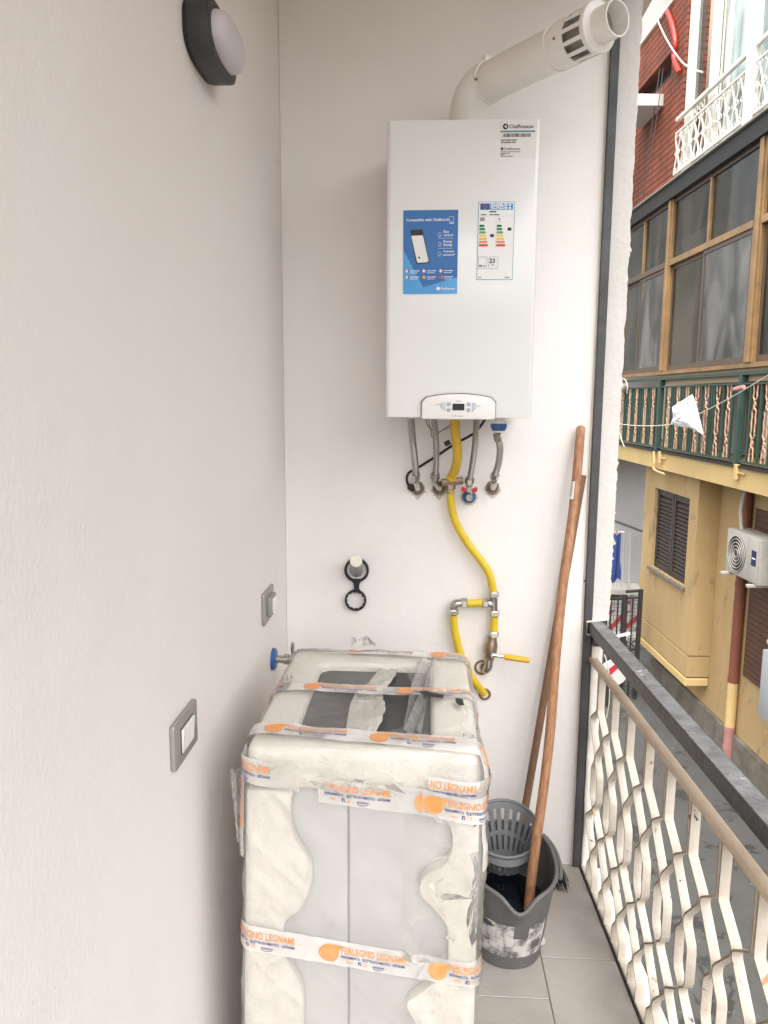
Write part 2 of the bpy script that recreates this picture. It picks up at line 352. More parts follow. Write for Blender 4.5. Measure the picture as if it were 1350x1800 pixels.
def smooth_path(pts, sub=6):
    P = [Vector(p) for p in pts]; out = []
    for i in range(len(P) - 1):
        p0 = P[max(i - 1, 0)]; p1 = P[i]; p2 = P[i + 1]; p3 = P[min(i + 2, len(P) - 1)]
        for k in range(sub):
            t = k / sub; out.append(.5 * ((2 * p1) + (p2 - p0) * t + (2 * p0 - 5 * p1 + 4 * p2 - p3) * t * t + (3 * p1 - p0 - 3 * p2 + p3) * t ** 3))
    out.append(P[-1]); return out

XW, YW = -0.452, 2.43          # inner faces of the left wall and the end wall
CEIL = 2.86
GROUND = -2.95
# ------------------------------------------------------------------ the balcony: floor, walls, soffit
RO = Vector((.562, 2.386, 0)); RD = Vector((.0382495, -.9992682, 0)); RN = Vector((.9992682, .0382495, 0))
TR = Matrix((RD, RN, Vector((0, 0, 1)))).transposed().to_4x4(); TR.translation = RO     # (s along the rail towards us, n outward, z)
def xrail(y): return .562 + (2.386 - y) * .03828
YB = -3.2                                                                              # where the balcony ends behind the camera
floor = MB().prism([(XW - .1, YB), (xrail(YB), YB), (xrail(2.43), 2.43), (.553, 2.56), (XW - .1, 2.56)], ((0, 0, 0), (1, 0, 0), (0, 1, 0), (0, 0, 1)), -.16, -.004).build('balcony_floor', GROUT)
tag(floor, kind='structure')
def tile(poly):
    MB().prism(poly, ((0, 0, 0), (1, 0, 0), (0, 1, 0), (0, 0, 1)), -.012, 0).build('tile', TILE, floor, bevel=.0012, seg=1)
for c, (xa, xb, off) in enumerate(((XW, -.2465, 1.98), (-.2435, .3535, 1.8265), (.3565, None, 1.9805))):
    k = -9
    while True:
        ya = off + .6 * k + .0015; yb = ya + .597; k += 1
        if yb < YB: continue
        if ya > 2.42: break
        ya = max(ya, YB); yb = min(yb, 2.43)
        if xb is None: tile([(xa, ya), (xrail(ya) - .012, ya), (xrail(yb) - .012, yb), (xa, yb)])
        else: tile([(xa, ya), (xb, ya), (xb, yb), (xa, yb)])
edge = MB(TR).box(-.02, 5.58, -.011, .004, -.006, .007).build('floor_edge_strip', GRAPH, floor, bevel=.001, seg=1)
ledge = MB(TR).box(-.03, 5.58, .0045, .062, -.17, -.001).build('balcony_ledge', LEDGE, floor, bevel=.004)

lw = MB().box(XW - .25, XW, YB - 3, 2.62, GROUND, CEIL + .55).build('house_wall', PLASTER, smooth=0)
tag(lw, 'long pale plaster house wall carrying the oval lamp and both switch plates', 'wall')
bw = MB().box(XW + .001, .527, YW, YW + .13, -.004, CEIL - .001).build('end_wall', PLASTER_B, smooth=0)
tag(bw, 'pale plaster end wall of the balcony behind the boiler', 'wall')
# white return at the free end of the wall, its right edge ragged with old sealing foam
er = thing('wall_return', 'narrow white wall return with ragged foam edge beside the dark steel post', 'wall', (.58, 2.5, .86))
def retf(u, v):
    z = .868 + v * (CEIL - .872); x = .5545 + u * .058
    if u > .9: x += .004 * noise.noise((3, 0, z * 22)) + .003 * noise.noise((9, 0, z * 70)) + .012 * (z - .87) / 2 * .6
    return Vector((x, YW + .008, z))
g = MB(); g.grid(retf, 4, 160); g.build('plaster_face', ENDW, er, solid=-.11, smooth=40)
for k in range(26):
    z = .90 + random.random() ** 1.6 * 1.15; l = .02 + random.random() * .05
    pts = [Vector((.613 + .005 * (z - .87) + random.uniform(-.002, .003), 2.452 + random.uniform(0, .03), z + l * q / 4)) for q in range(5)]
    MB().tube([p + Vector((random.uniform(-.002, .003), 0, 0)) for p in pts], [.002, random.uniform(.003, .0065), random.uniform(.003, .007), .004, .0015], 6).build('sealing_foam', PUFOAM if k % 3 else ENDW, er)
for z, dx, dz in ((1.22, .008, .003), (1.07, .009, .002), (.93, .007, -.002)):
    MB().prism([(0, 0), (dx, dz), (dx * .9, dz + .003), (0, .007)], ((.612, 2.445, z), (1, 0, 0), (0, 0, 1), (0, 1, 0)), 0, .004).build('loose_flake', ENDW, er)
po = thing('steel_post', 'dark graphite steel post running floor to soffit at the wall corner', 'post', (.54, 2.44, 0))
MB().box(.5275, .5535, 2.412, 2.478, .0005, CEIL - .001).build('post_profile', GRAPH, po, bevel=.0015, seg=1)
MB().box(.5225, .5272, 2.424, 2.4295, .0005, CEIL - .001).build('sealant_bead', PEEL, po)
pe = thing('old_post', 'short flaking white iron post below the handrail end', 'post', (.57, 2.42, 0))
def pf(u, v):
    a = u * 2 * math.pi; z = .0005 + v * .79
    w = .017 + .002 * noise.noise((z * 9, 1, 0))
    cx, cyy = .5725, 2.418
    return Vector((cx + w * max(-1, min(1, 1.35 * math.cos(a))), cyy + .014 * max(-1, min(1, 1.35 * math.sin(a))), z))
g = MB(); g.grid(pf, 20, 40); g.build('post_body', PEEL, pe, smooth=50)
MB().box(.556, .587, 2.40, 2.432, .79, .825).build('rail_bracket', GRAPH, pe, bevel=.003)

cl = MB().box(XW - .001, .715, -.55, 3.6, CEIL, CEIL + .16).build('balcony_above', mat('soffit', (.80, .715, .62), .9, bump=.1), smooth=0)
tag(cl, 'underside of the balcony overhead', 'balcony')

# ------------------------------------------------------------------ railing
rl = thing('balcony_railing', 'white wavy iron balcony railing with tan mid rail and dark handrail', 'railing', (.6, 1.5, 0))
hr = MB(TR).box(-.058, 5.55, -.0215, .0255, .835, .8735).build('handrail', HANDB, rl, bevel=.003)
MB(TR).grid(lambda u, v: Vector((-.056 + 5.6 * u, -.0185 + .0405 * v + (.0016 * noise.noise((u * 420, v, 3)) if v in (0, 1) else 0), .8742)), 500, 2).build('worn_skylit_top', HANDR, hr)  # worn speckled top; sky light on it is also put into the paler colour
MB(TR).box(-.03, 5.5, -.0145, .0145, .736, .752).build('mid_rail', RAILT, rl, bevel=.006, seg=3)
MB(TR).box(-.02, 5.5, -.009, .013, .0085, .0165).build('bottom_rail', RAILP, rl, bevel=.002)
Zs = [(.737, .0075), (.70, .0065), (.625, .0055), (.609, .0075), (.566, .066), (.558, .0728), (.546, .0728), (.538, .067), (.474, .011), (.462, .0048), (.446, .0045), (.436, .010),
      (.412, .031), (.398, .034), (.325, .034), (.308, .027), (.290, .006), (.280, .0045), (.272, .010), (.228, .066), (.220, .0728), (.208, .0728), (.200, .067), (.136, .011), (.124, .0048), (.108, .0045), (.098, .010), (.074, .031), (.06, .034), (.012, .034)]
def wavy_bar(c, sg, jit):
    pts = [(c + sg * o, z + jit * (0 if z > .7 or z < .03 else 1)) for z, o in Zs]
    m = MB(TR); n = len(pts); t = .0022; vs = []; fs = []
    for i, (a, z) in enumerate(pts):
        a0, z0 = pts[max(i - 1, 0)]; a1, z1 = pts[min(i + 1, n - 1)]; L_ = math.hypot(a1 - a0, z1 - z0); na, nzv = -(z1 - z0) / L_, (a1 - a0) / L_
        for q, w in ((-1, -.0105), (1, -.0105), (1, .0105), (-1, .0105)): vs.append((a + na * t * q, w, z + nzv * t * q))
    for i in range(n - 1):
        for k in range(4): fs.append((4 * i + k, 4 * i + (k + 1) % 4, 4 * i + 4 + (k + 1) % 4, 4 * i + 4 + k))
    fs += [(3, 2, 1, 0), tuple(4 * n - 4 + k for k in range(4))]
    m.add(vs, fs); o = m.build('wavy_bar', [RAILP, RAILE], rl, smooth=50)
    for i in range(n - 1):
        for k in (0, 2): o.data.polygons[4 * i + k].material_index = 1
    return o
for k in range(36):
    c = .086 + .15 * k + random.uniform(-.003, .003); j = random.uniform(-.004, .004)
    for sg in (-1, 1): wavy_bar(c, sg, j)
for kx in range(5):                                   # plain bar ends against the post
    pass
m = MB(TR)
for q in range(9):
    m.tube([(-.045 + .004 * q, -.027 * 1.0 + .0, .872), (-.045 + .004 * q, .03, .879), (-.045 + .004 * q, .031, .83), (-.045 + .004 * q, -.027, .83)], .0016, 5, closed=True)
m.build('wire_binding', CABLE, rl)
MB().tube(smooth_path([atY(1062, 1150, 2.40), atY(1070, 1180, 2.39), atY(1071, 1230, 2.39), atY(1066, 1262, 2.40)]), .0018, 6).build('loose_wire', CABLE, rl)
MB().prism([(0, 0), (.045, .012), (.05, .004), (.012, -.006)], (atY(1082, 1117, 2.45), (1, 0, 0), (0, .3, .95), (0, 1, 0)), 0, .003).build('paint_flake', LEDGE, rl)
for px, py in ((1076, 1495), (1103, 1530)):
    MB().prism([(0, 0), (.006, -.004), (.016, -.055), (.012, -.05), (0, -.03)], (atX(px, py, .60), (0, -1, 0), (0, 0, 1), (1, 0, 0)), 0, .002).build('paint_flake', YELD, rl)

# ------------------------------------------------------------------ oval bulkhead lamp on the left wall
lp = thing('bulkhead_lamp', 'dark grey oval bulkhead lamp with milky cover', 'lamp', (XW, 1.58, 2.265))
LY, LZ = 1.578, 2.268
def oval(hw, hh, p=2.9, n=48):
    out = []
    for k in range(n):
        a = 2 * math.pi * k / n; c, s_ = math.cos(a), math.sin(a)
        out.append((LY + hw * math.copysign(abs(c) ** (2 / p), c), LZ + hh * math.copysign(abs(s_) ** (2 / p), s_)))
    return out
fr = ((0, 0, 0), (0, 1, 0), (0, 0, 1), (1, 0, 0))
MB().prism(oval(.103, .054), fr, XW + .0005, XW + .006).build('base_gasket', BLACKP, lp)
MB().prism(oval(.105, .056), fr, XW + .006, XW + .050).build('housing', GREYP, lp, bevel=.004)
vs, fs = [], []; rings = [(.0, 1), (.008, .99), (.017, .95), (.024, .85), (.029, .66), (.032, .4), (.033, .15)]
for h, k in rings:
    for a, b in oval(.088, .042, 2.5): vs.append((XW + .049 + h, LY + (a - LY) * k, LZ + (b - LZ) * k))
for i in range(len(rings) - 1):
    for k in range(48): fs.append((i * 48 + k, i * 48 + (k + 1) % 48, (i + 1) * 48 + (k + 1) % 48, (i + 1) * 48 + k))
fs.append(tuple((len(rings) - 1) * 48 + k for k in range(48)))
MB().add(vs, fs).build('diffuser', OPAL, lp, smooth=60)

# ------------------------------------------------------------------ switch plates
def plate(name, label, y0, y1, z0, z1, kind):
    t = thing(name, label, 'switch' if kind == 'switch' else 'socket', (XW, (y0 + y1) / 2, z0))
    MB().prism(rrect(y0, y1, z0, z1, .008), fr, XW + .0005, XW + .010).build('cover_plate', NICKEL, t, bevel=.003)
    w = (y1 - y0); a, b = y0 + w * .25, y1 - w * .25; c, d = z0 + (z1 - z0) * .24, z1 - (z1 - z0) * .24
    if kind == 'switch':
        MB().box(XW + .0101, XW + .0108, a - .002, b + .002, c - .002, d + .002).build('insert_frame', BLACKP, t)
        for k in range(3):
            ya = a + (b - a) * k / 3 + .0006; yb = a + (b - a) * (k + 1) / 3 - .0006
            MB().add([(XW + .0108, ya, c), (XW + .0108, yb, c), (XW + .0108, yb, d), (XW + .0108, ya, d), (XW + .0128, ya, c), (XW + .0128, yb, c), (XW + .0165, yb, d), (XW + .0165, ya, d)],
                     [(0, 1, 2, 3), (4, 5, 6, 7), (0, 1, 5, 4), (1, 2, 6, 5), (2, 3, 7, 6), (3, 0, 4, 7)]).build('rocker', WHITEP, t, bevel=.0008, seg=1)
    else:
        MB().prism(rrect(a - .004, b + .004, c - .004, d + .004, .005), fr, XW + .0101, XW + .022).build('hinged_cover', NICKEL, t, bevel=.002)
        MB().prism(rrect(a + .012, b - .002, c + .002, d - .002, .004), fr, XW + .0221, XW + .028).build('flap', WHITEP, t, bevel=.002)
plate('light_switch', 'square nickel switch plate with three white rockers', 1.265, 1.403, .909, .998, 'switch')
plate('wall_socket', 'small nickel socket plate with raised white flap above the blue-collared tap', 2.045, 2.178, .945, 1.038, 'socket')

# ------------------------------------------------------------------ tap on the left wall
tp = thing('wall_tap', 'chrome water tap with blue wall collar behind the wrapped appliance', 'tap', (XW, 2.19, .80))
ty, tz = 2.185, .80
MB().lathe([(.034, .0005), (.034, .006), (.028, .012), (.013, .014)], (XW, ty, tz), (1, 0, 0), 24).build('wall_collar', BLUEP, tp, smooth=30)
MB().lathe([(.012, .013), (.012, .035), (.016, .036), (.016, .05), (.014, .052), (.014, .082), (.011, .086)], (XW, ty, tz), (1, 0, 0), 14).build('tap_body', CHROME, tp)
MB().lathe([(.0135, -.045), (.0135, -.02), (.010, -.018), (.010, .01)], (XW + .063, ty, tz), (0, 0, 1), 12).build('outlet', CHROME, tp)
MB().lathe([(.009, .01), (.009, .025), (.013, .028), (.011, .05), (.005, .054)], (XW + .063, ty, tz), (0, 0, 1), 8, sx=.5).build('handle', CHROME, tp)
MB().lathe([(.017, -.075), (.017, -.046)], (XW + .063, ty, tz), (0, 0, 1), 8).build('hose_nut', WHITEP, tp)
MB().tube(smooth_path([(XW + .063, ty, tz - .07), (XW + .064, ty, .68), (XW + .075, ty - .0, .55), (XW + .10, ty, .45)]), .009, 10).build('hose', CABG, tp)

# ------------------------------------------------------------------ boiler
BX0, BX1, BZ0, BZ1, BY = -.1085, .2915, 1.5335, 2.3015, 2.10
bo = thing('wall_boiler', 'glossy white wall-hung gas boiler with blue sticker and energy label', 'boiler', (.09, YW, BZ0))
MB().box(BX0 + .012, BX1 - .012, BY + .03, YW - .0005, BZ0 + .012, BZ1 - .006).build('chassis', CABW, bo)
MB().prism(rrect(BX0, BX1, BY, YW - .035, .013, 6), ((0, 0, 0), (1, 0, 0), (0, 1, 0), (0, 0, 1)), BZ0, BZ1).build('front_casing', ENAMEL, bo, bevel=.0025, smooth=40)
def bp(x, z, d=.0): return Vector((x, BY - d, z))
# control panel with a curved top
def arch(x0, x1, z0, zs, zt, n=16):
    out = [(x1, z0), ]; r = .012
    for k in range(n + 1):
        t = k / n; x = x1 - (x1 - x0) * t; z = zs + (zt - zs) * (1 - (2 * t - 1) ** 2)
        e = min(t, 1 - t) * (x1 - x0)
        if e < r: z -= (r - math.sqrt(max(0, r * r - (r - e) ** 2))) * .8
        out.append((x, z))
    out.append((x0, z0)); return out
BF = ((0, BY, 0), (1, 0, 0), (0, 0, 1), (0, -1, 0))
cpn = MB().prism(arch(-.0105, .1935, 1.5305, 1.5865, 1.5995), BF, .0006, .004).build('panel_joint', BLACKP, bo)
cpn = MB().prism(arch(-.0088, .1918, 1.5287, 1.585, 1.5978), BF, .0006, .013).build('control_panel', PANELW, bo, bevel=.004, seg=3)
PF = ((0, BY - .013, 0), (1, 0, 0), (0, 0, 1), (0, -1, 0))
MB().prism(rrect(.0755, .1075, 1.5535, 1.5715, .0015), PF, .0002, .0012).build('display', mat('lcd', (.035, .036, .038), .15), cpn)
MB().prism(rrect(.0455, .0560, 1.5565, 1.5745, .002), PF, .0002, .0022).build('selector_button', mat('pale_blue_button', (.50, .60, .66), .35), cpn, bevel=.0006, seg=1)
MB().prism(rrect(.1285, .1385, 1.5565, 1.5745, .002), PF, .0002, .0022).build('selector_button', MATS['pale_blue_button'], cpn, bevel=.0006, seg=1)
BTN = mat('grey_button', (.40, .41, .46), .4)
for x in (.0605, .1140):
    for z in (1.5655, 1.5495):
        MB().prism(rrect(x, x + .0095, z, z + .0092, .0012), PF, .0002, .002).build('push_button', BTN, cpn, bevel=.0005, seg=1)
def pt(x0, z0, d=.0006): return lambda a, b: Vector((x0 + a, BY - .013 - d, z0 + b))
tx = MB()
tx.lines(pt(0, 0), [(.084, 1.5772, .004, .0016), (.089, 1.5772, .011, .0016), (.0305, 1.5675, .005, .0026), (.0395, 1.5675, .0045, .0026), (.0415, 1.5618, .003, .0014), (.0525, 1.5525, .005, .0024), (.1275, 1.5508, .0045, .003), (.1405, 1.5638, .0035, .0028), (.1455, 1.5645, .0065, .0014)])
for x in (.0628, .1163):
    tx.text('+', .007, pt(x, 1.5675, .0023)); tx.text('-', .007, pt(x + .0008, 1.5515, .0023))
tx.text('Chaffoteaux', .0068, pt(.071, 1.5365)); tx.build('lettering', PRG, cpn)
# printed stickers
def frame_fn(o, rot=0.0, d=.0006):
    c, s_ = math.cos(rot), math.sin(rot)
    return lambda a, b, e=0.0: Vector((o[0] + a * c - b * s_, BY - d - e, o[1] + a * s_ + b * c))
def flat(fn, poly, name, m, parent, e):
    n = len(poly); return MB().add([fn(a, b, e) for a, b in poly] + [fn(a, b, e - .0004) for a, b in poly],
        [tuple(range(n)), tuple(range(2 * n - 1, n - 1, -1))] + [(i, (i + 1) % n, n + (i + 1) % n, n + i) for i in range(n)]).build(name, m, parent, smooth=0)
def rect(a0, a1, b0, b1): return [(a0, b0), (a1, b0), (a1, b1), (a0, b1)]
# big blue sticker, .149 x .218
fn = frame_fn((-.0640, 1.8605), .006)
ps = flat(fn, rect(0, .1480, 0, .2180), 'blue_sticker', LABW, bo, .0)
flat(fn, rect(.0015, .1465, .0015, .2165), 'blue_field', POSTB, ps, .0006)
flat(fn, [(.0015, .0015), (.1465, .0015), (.1465, .045), (.055, .0185), (.0015, .118)], 'pale_corner', POSTL, ps, .0010)
flat(fn, [(a + .0 * b, b) for a, b in [(.0195, .166), (.0525, .1675), (.0715, .0845), (.0685, .0805), (.0385, .0795), (.0355, .083)]], 'phone_outline', BLACKP, ps, .0011)
flat(fn, [(.0228, .1515), (.0535, .1525), (.0690, .0875), (.0660, .0835), (.0410, .0825), (.0385, .085)], 'phone_screen', LABG, ps, .0015)
flat(fn, circ(.0028, 12, .044, .0955), 'screen_dot', PRK, ps, .0018)
tx = MB()
def T_(body, size, a, b, bold=0.0, e=.0013): tx.text(body, size, lambda x, y: fn(a + x, b + y, e), bold)
T_('Compatible with ChaffoLink', .0100, .0090, .1885, .012); T_('Easy', .0085, .108, .1585, .012); T_('control', .0085, .108, .150, .012)
T_('Energy', .0085, .108, .1335, .012); T_('Savings', .0085, .108, .125, .012); T_('Technical', .0075, .108, .1085, .012); T_('assistance*', .0072, .108, .100, .012)
T_('Chaffoteaux', .0080, .101, .0125, .012); tx.lines(lambda x, y: fn(x, y, .0013), [(.1235, .1815, .012, .0022)])
for a in (.0205, .0655, .1105):
    for b in (.0605, .0445): tx.lines(lambda x, y: fn(x, y, .0013), [(a, b, .010, .0018), (a + .011, b, .013, .0018), (a, b - .005, .013, .0012), (a + .014, b - .005, .006, .0012)])
tx.build('lettering', PRW, ps, smooth=0)
for b in (.1445, .1185): flat(fn, rect(.093, .134, b, b + .0006), 'divider_line', PRW, ps, .0013)
for b in (.155, .130, .105):
    MB().tube([fn(.0985 + .0042 * math.cos(t), b + .0042 * math.sin(t), .0014) for t in [2 * math.pi * k / 16 for k in range(16)]], .0004, 4, closed=True).build('feature_icon', PRW, ps)
    flat(fn, rect(.0945, .1025, b - .0062, b - .0056), 'icon_base', PRW, ps, .0013)
MB().tube([fn(a, b, .0014) for a, b in rrect(.123, .135, .1865, .199, .002, 3)], .0004, 4, closed=True).build('app_icon', PRW, ps)
flat(fn, circ(.0045, 18, .0955, .0155), 'round_logo', PRW, ps, .0014)
for (a, b), (m1, m2) in zip([(.0125, .061), (.0575, .061), (.1025, .061), (.0125, .045), (.0575, .045), (.1025, .045)],
                            [(PRW, BARR), (PRW, ORANGE), (LABG, ORANGE), (PRW, BARR), (ORANGE, YELD), (BARR, ORANGE)]):
    flat(fn, circ(.0046, 14, a, b), 'flag_disc', m2, ps, .0012); flat(fn, circ(.0046, 14, a - .0012, b, .55, .9), 'flag_stripe', m1, ps, .0016)
# energy label, .0945 x .197
fn = frame_fn((.1330, 1.8990), -.004)
en = flat(fn, rrect(0, .0955, 0, .1985, .003, 3), 'energy_label', PRT, bo, .0)
flat(fn, rrect(.0013, .0942, .0013, .1972, .0025, 3), 'label_field', LABW, en, .0004)
flat(fn, rect(.005, .0295, .178, .194), 'flag_field', mat('flag_blue', (.01, .05, .22), .4), en, .0008)
flat(fn, rect(.0302, .0905, .178, .194), 'title_band', mat('band_blue', (.02, .24, .55), .4), en, .0008)
for k in range(12):
    a = 2 * math.pi * k / 12; flat(fn, circ(.0006, 6, .0172 + .0048 * math.cos(a), .186 + .0048 * math.sin(a)), 'star', mat('star_yellow', (.75, .6, .08), .4), en, .0011)
tx = MB()
def T_(body, size, a, b, bold=0.0, e=.0008): tx.text(body, size, lambda x, y: fn(a + x, b + y, e), bold)
T_('ENERG', .0135, .0325, .1835, .03, .0012); tx.lines(lambda x, y: fn(x, y, .0012), [(.0335, .1798, .017, .0018), (.0525, .1798, .017, .0018)])
for a in (.0735, .0825):
    for b in (.1822, .1902): T_('o', .0105, a - .003, b - .0025, .06, .0012)
tx.build('white_lettering', PRW, en, smooth=0)
tx = MB(); tx.lines(lambda x, y: fn(x, y, .0008), [(.029, .1715, .018, .0032), (.0075, .1645, .014, .0024), (.030, .1645, .009, .0024), (.040, .1645, .015, .0024), (.005, .0055, .007, .0018), (.074, .0055, .013, .0018), (.056, .1475, .0025, .0018)]); T_('23', .0155, .033, .0435, .03); T_('kW', .0055, .0375, .036); T_('dB', .0062, .0165, .0335, .01)
tx.lines(lambda x, y: fn(x, y, .0008), [(.0065, .0335, .0032, .0045), (.0105, .0335, .0032, .0045)]); tx.build('black_lettering', PRK, en, smooth=0)
flat(fn, rect(.005, .0175, .1495, .159), 'radiator_icon', PRG, en, .0008); flat(fn, [(.0525, .154), (.056, .158), (.0585, .153), (.0555, .1535)], 'tap_icon', PRK, en, .0008)
cols = [(.0, .16, .07), (.0, .20, .08), (.12, .34, .11), (.80, .62, .10), (.80, .48, .15), (.75, .24, .10), (.55, .06, .05)]
for a0, sel in ((.004, 3), (.0495, 1)):
    for k, c in enumerate(cols):
        b = .1345 - k * .0082; w = .0115 + k * .0018
        flat(fn, [(a0, b), (a0 + w, b), (a0 + w + .0028, b + .003), (a0 + w, b + .006), (a0, b + .006)], 'class_arrow', mat('class_%d' % k, c, .4), en, .0008)
    b = .1345 - sel * .0082 - .001
    flat(fn, [(a0 + .0275, b + .004), (a0 + .0305, b), (a0 + .0385, b), (a0 + .0385, b + .008), (a0 + .0305, b + .008)], 'rating_arrow', PRK, en, .0008)
for a0, a1 in ((.0035, .0265), (.0315, .0555)):
    MB().tube([fn(a, b, .001) for a, b in rrect(a0, a1, .0285, .0585, .002, 2)], .00035, 4, closed=True).build('box_outline', PRT, en)
flat(fn, rect(.0472, .0475, .083, .160), 'divider_line', PRG, en, .0008); flat(fn, rect(.004, .0915, .1622, .1625), 'divider_line', PRG, en, .0008)
# maker's label, top right; the square code printed on it is left out
fn = frame_fn((.1865, 2.2080), 0)
ml = flat(fn, rect(0, .0925, 0, .0865), 'maker_label', LABG, bo, .0)
flat(fn, rect(0, .089, .0605, .0640), 'blue_stripe', PRT, ml, .0004)
flat(fn, circ(.0072, 20, .0125, .0745), 'round_logo', PRK, ml, .0005); flat(fn, [(.0085, .0745), (.0165, .0795), (.0150, .0745), (.0165, .0695)], 'logo_arrow', LABG, ml, .0008)
flat(fn, circ(.0036, 16, .0050, .0200 + .0), 'round_logo', PRK, ml, .0005)
tx = MB()
def T_(body, size, a, b, bold=0.0, e=.0005): tx.text(body, size, lambda x, y: fn(a + x, b + y, e), bold)
T_('Chaffoteaux', .0128, .0215, .0700, .012); T_('Chaffoteaux', .0085, .0100, .0172, .01)
x = .006; rb_ = random.Random(3)
while x < .078:
    w = rb_.choice((.0006, .0010, .0016)); vs = [fn(x, .0485, .0006), fn(x + w, .0485, .0006), fn(x + w, .0575, .0006), fn(x, .0575, .0006)]; tx.add(vs, [(0, 1, 2, 3)]); x += w + rb_.choice((.0007, .0011, .0018))
tx.lines(lambda x, y: fn(x, y, .0005), [(.0015, .0400, .011, .0024), (.0135, .0400, .014, .0024), (.0285, .0400, .014, .0024), (.0015, .0345, .008, .0024), (.0105, .0345, .018, .0024), (.030, .0345, .010, .0024), (.0015, .0118, .016, .0013), (.019, .0118, .022, .0013), (.042, .0118, .010, .0013), (.0015, .0080, .024, .0013), (.0015, .0045, .010, .0013), (.0015, .0012, .008, .0013), (.0105, .0012, .022, .0013)])
tx.build('lettering', PRK, ml, smooth=0)
# blue condensate trap cap under the boiler belongs to the boiler
p = atY(877, 740, 2.27)
MB().lathe([(.017, .03), (.017, .0), (.0245, -.002), (.0245, -.007)], p, (0, 0, 1), 20).build('trap_neck', WHITEP, bo)
MB().lathe([(.0242, -.0075), (.0242, -.019), (.019, -.028), (.019, -.0285)], p, (0, 0, 1), 20).build('trap_cap', BLUEP, bo)
MB().lathe([(.0165, -.029), (.0155, -.034)], p, (0, 0, 1), 20).build('trap_outlet', WHITEP, bo)

# ------------------------------------------------------------------ flue
fl = thing('flue_pipe', 'white plastic flue pipe with elbow and slotted terminal above the boiler', 'flue', (.10, 2.26, BZ1))
e0 = Vector((.105, 2.262, BZ1 - .002)); e1 = Vector((.112, 2.258, 2.375)); t0 = Vector((.158, 2.228, 2.437)); t1 = atY(1086, 31, 1.865)
ax = (t1 - t0).normalized()
cor = [e0, e0.lerp(e1, .6)]
q0 = e0.lerp(e1, .6); q1 = Vector((e1.x - .002, e1.y, 2.432)); q2 = t0
for k in range(1, 11):
    t = k / 10; cor.append(q0 * (1 - t) ** 2 + q1 * 2 * t * (1 - t) + q2 * t * t)
MB().tube(cor, .0525, 28).build('elbow', FLUE, fl, smooth=50)
MB().lathe([(.0565, .0005), (.0565, .008), (.053, .01)], (e0.x, e0.y, BZ1), (0, 0, 1), 28).build('flue_collar', FLUE, fl)
Lp = (t1 - t0).length
MB().lathe([(.0545, -.006), (.0545, .012), (.053, .013)], t0, ax, 28).build('elbow_socket', FLUE, fl)
MB().lathe([(.0505, -.01), (.0505, Lp * .63)], t0, ax, 32).build('straight_pipe', FLUE, fl)
for h in (.585, .63): MB().lathe([(.0515, Lp * h), (.0540, Lp * h + .001), (.0540, Lp * h + .004), (.0515, Lp * h + .005)], t0, ax, 32).build('pipe_ring', FLUE, fl)
# terminal sleeve with slots cut through it
a0 = Vector((0, 0, 1)); a0 = (a0 - ax * a0.dot(ax)).normalized(); b0 = ax.cross(a0)
def sleeve(u, v):
    a = u * 2 * math.pi; h = Lp * (.63 + .245 * v); return t0 + ax * h + (a0 * math.cos(a) + b0 * math.sin(a)) * .0535
NS = 72
def slotk(u, v):
    return not (.40 < v < .90 and (int(u * NS) % 6) in (1, 2, 3, 4) )
g = MB(); g.grid(sleeve, NS, 22, slotk); g.build('slotted_terminal', FLUE, fl, solid=.003, smooth=40)
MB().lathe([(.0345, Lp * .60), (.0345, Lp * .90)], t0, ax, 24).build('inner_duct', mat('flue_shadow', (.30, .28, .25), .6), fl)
MB().lathe([(.0540, Lp * .868), (.0562, Lp * .875), (.0545, Lp * .884), (.0450, Lp * .893), (.0385, Lp * .895)], t0, ax, 32, caps=False).build('terminal_flange', FLUE, fl)
MB().lathe([(.0385, Lp * .89), (.0385, Lp), (.0355, Lp), (.0355, Lp * .85)], t0, ax, 28, caps=False).build('outlet_tube', FLUE, fl)
up = a0
MB().box(-.016, .016, -.007, .007, 0, .012).build('x', FLUE) if 0 else None
cb = t0 + ax * .004 + a0 * .0545
m = MB(Matrix((ax, b0, a0)).transposed().to_4x4()); m.T.translation = cb; m.box(-.008, .008, -.018, .018, -.002, .011); m.build('clamp_lug', FLUE, fl, bevel=.002)
for dx in (-.010, .010):
    m2 = MB(); m2.lathe([(.003, .009), (.003, .0135)], cb + b0 * dx, a0, 8); m2.build('screw', BRASS, fl)
for h, ang in ((-.02, 200), (.016, 205), (Lp * .63 + .022, 215)):
    dirr = a0 * math.cos(R(ang)) + b0 * math.sin(R(ang))
    d2 = (-Vector((.3, 1, .1))).normalized(); d2 = (d2 - ax * d2.dot(ax)).normalized()
    MB().lathe([(.0035, .048), (.0035, .0555)], t0 + ax * h, (d2 + a0 * .0).normalized(), 8).build('screw', BRASS, fl)

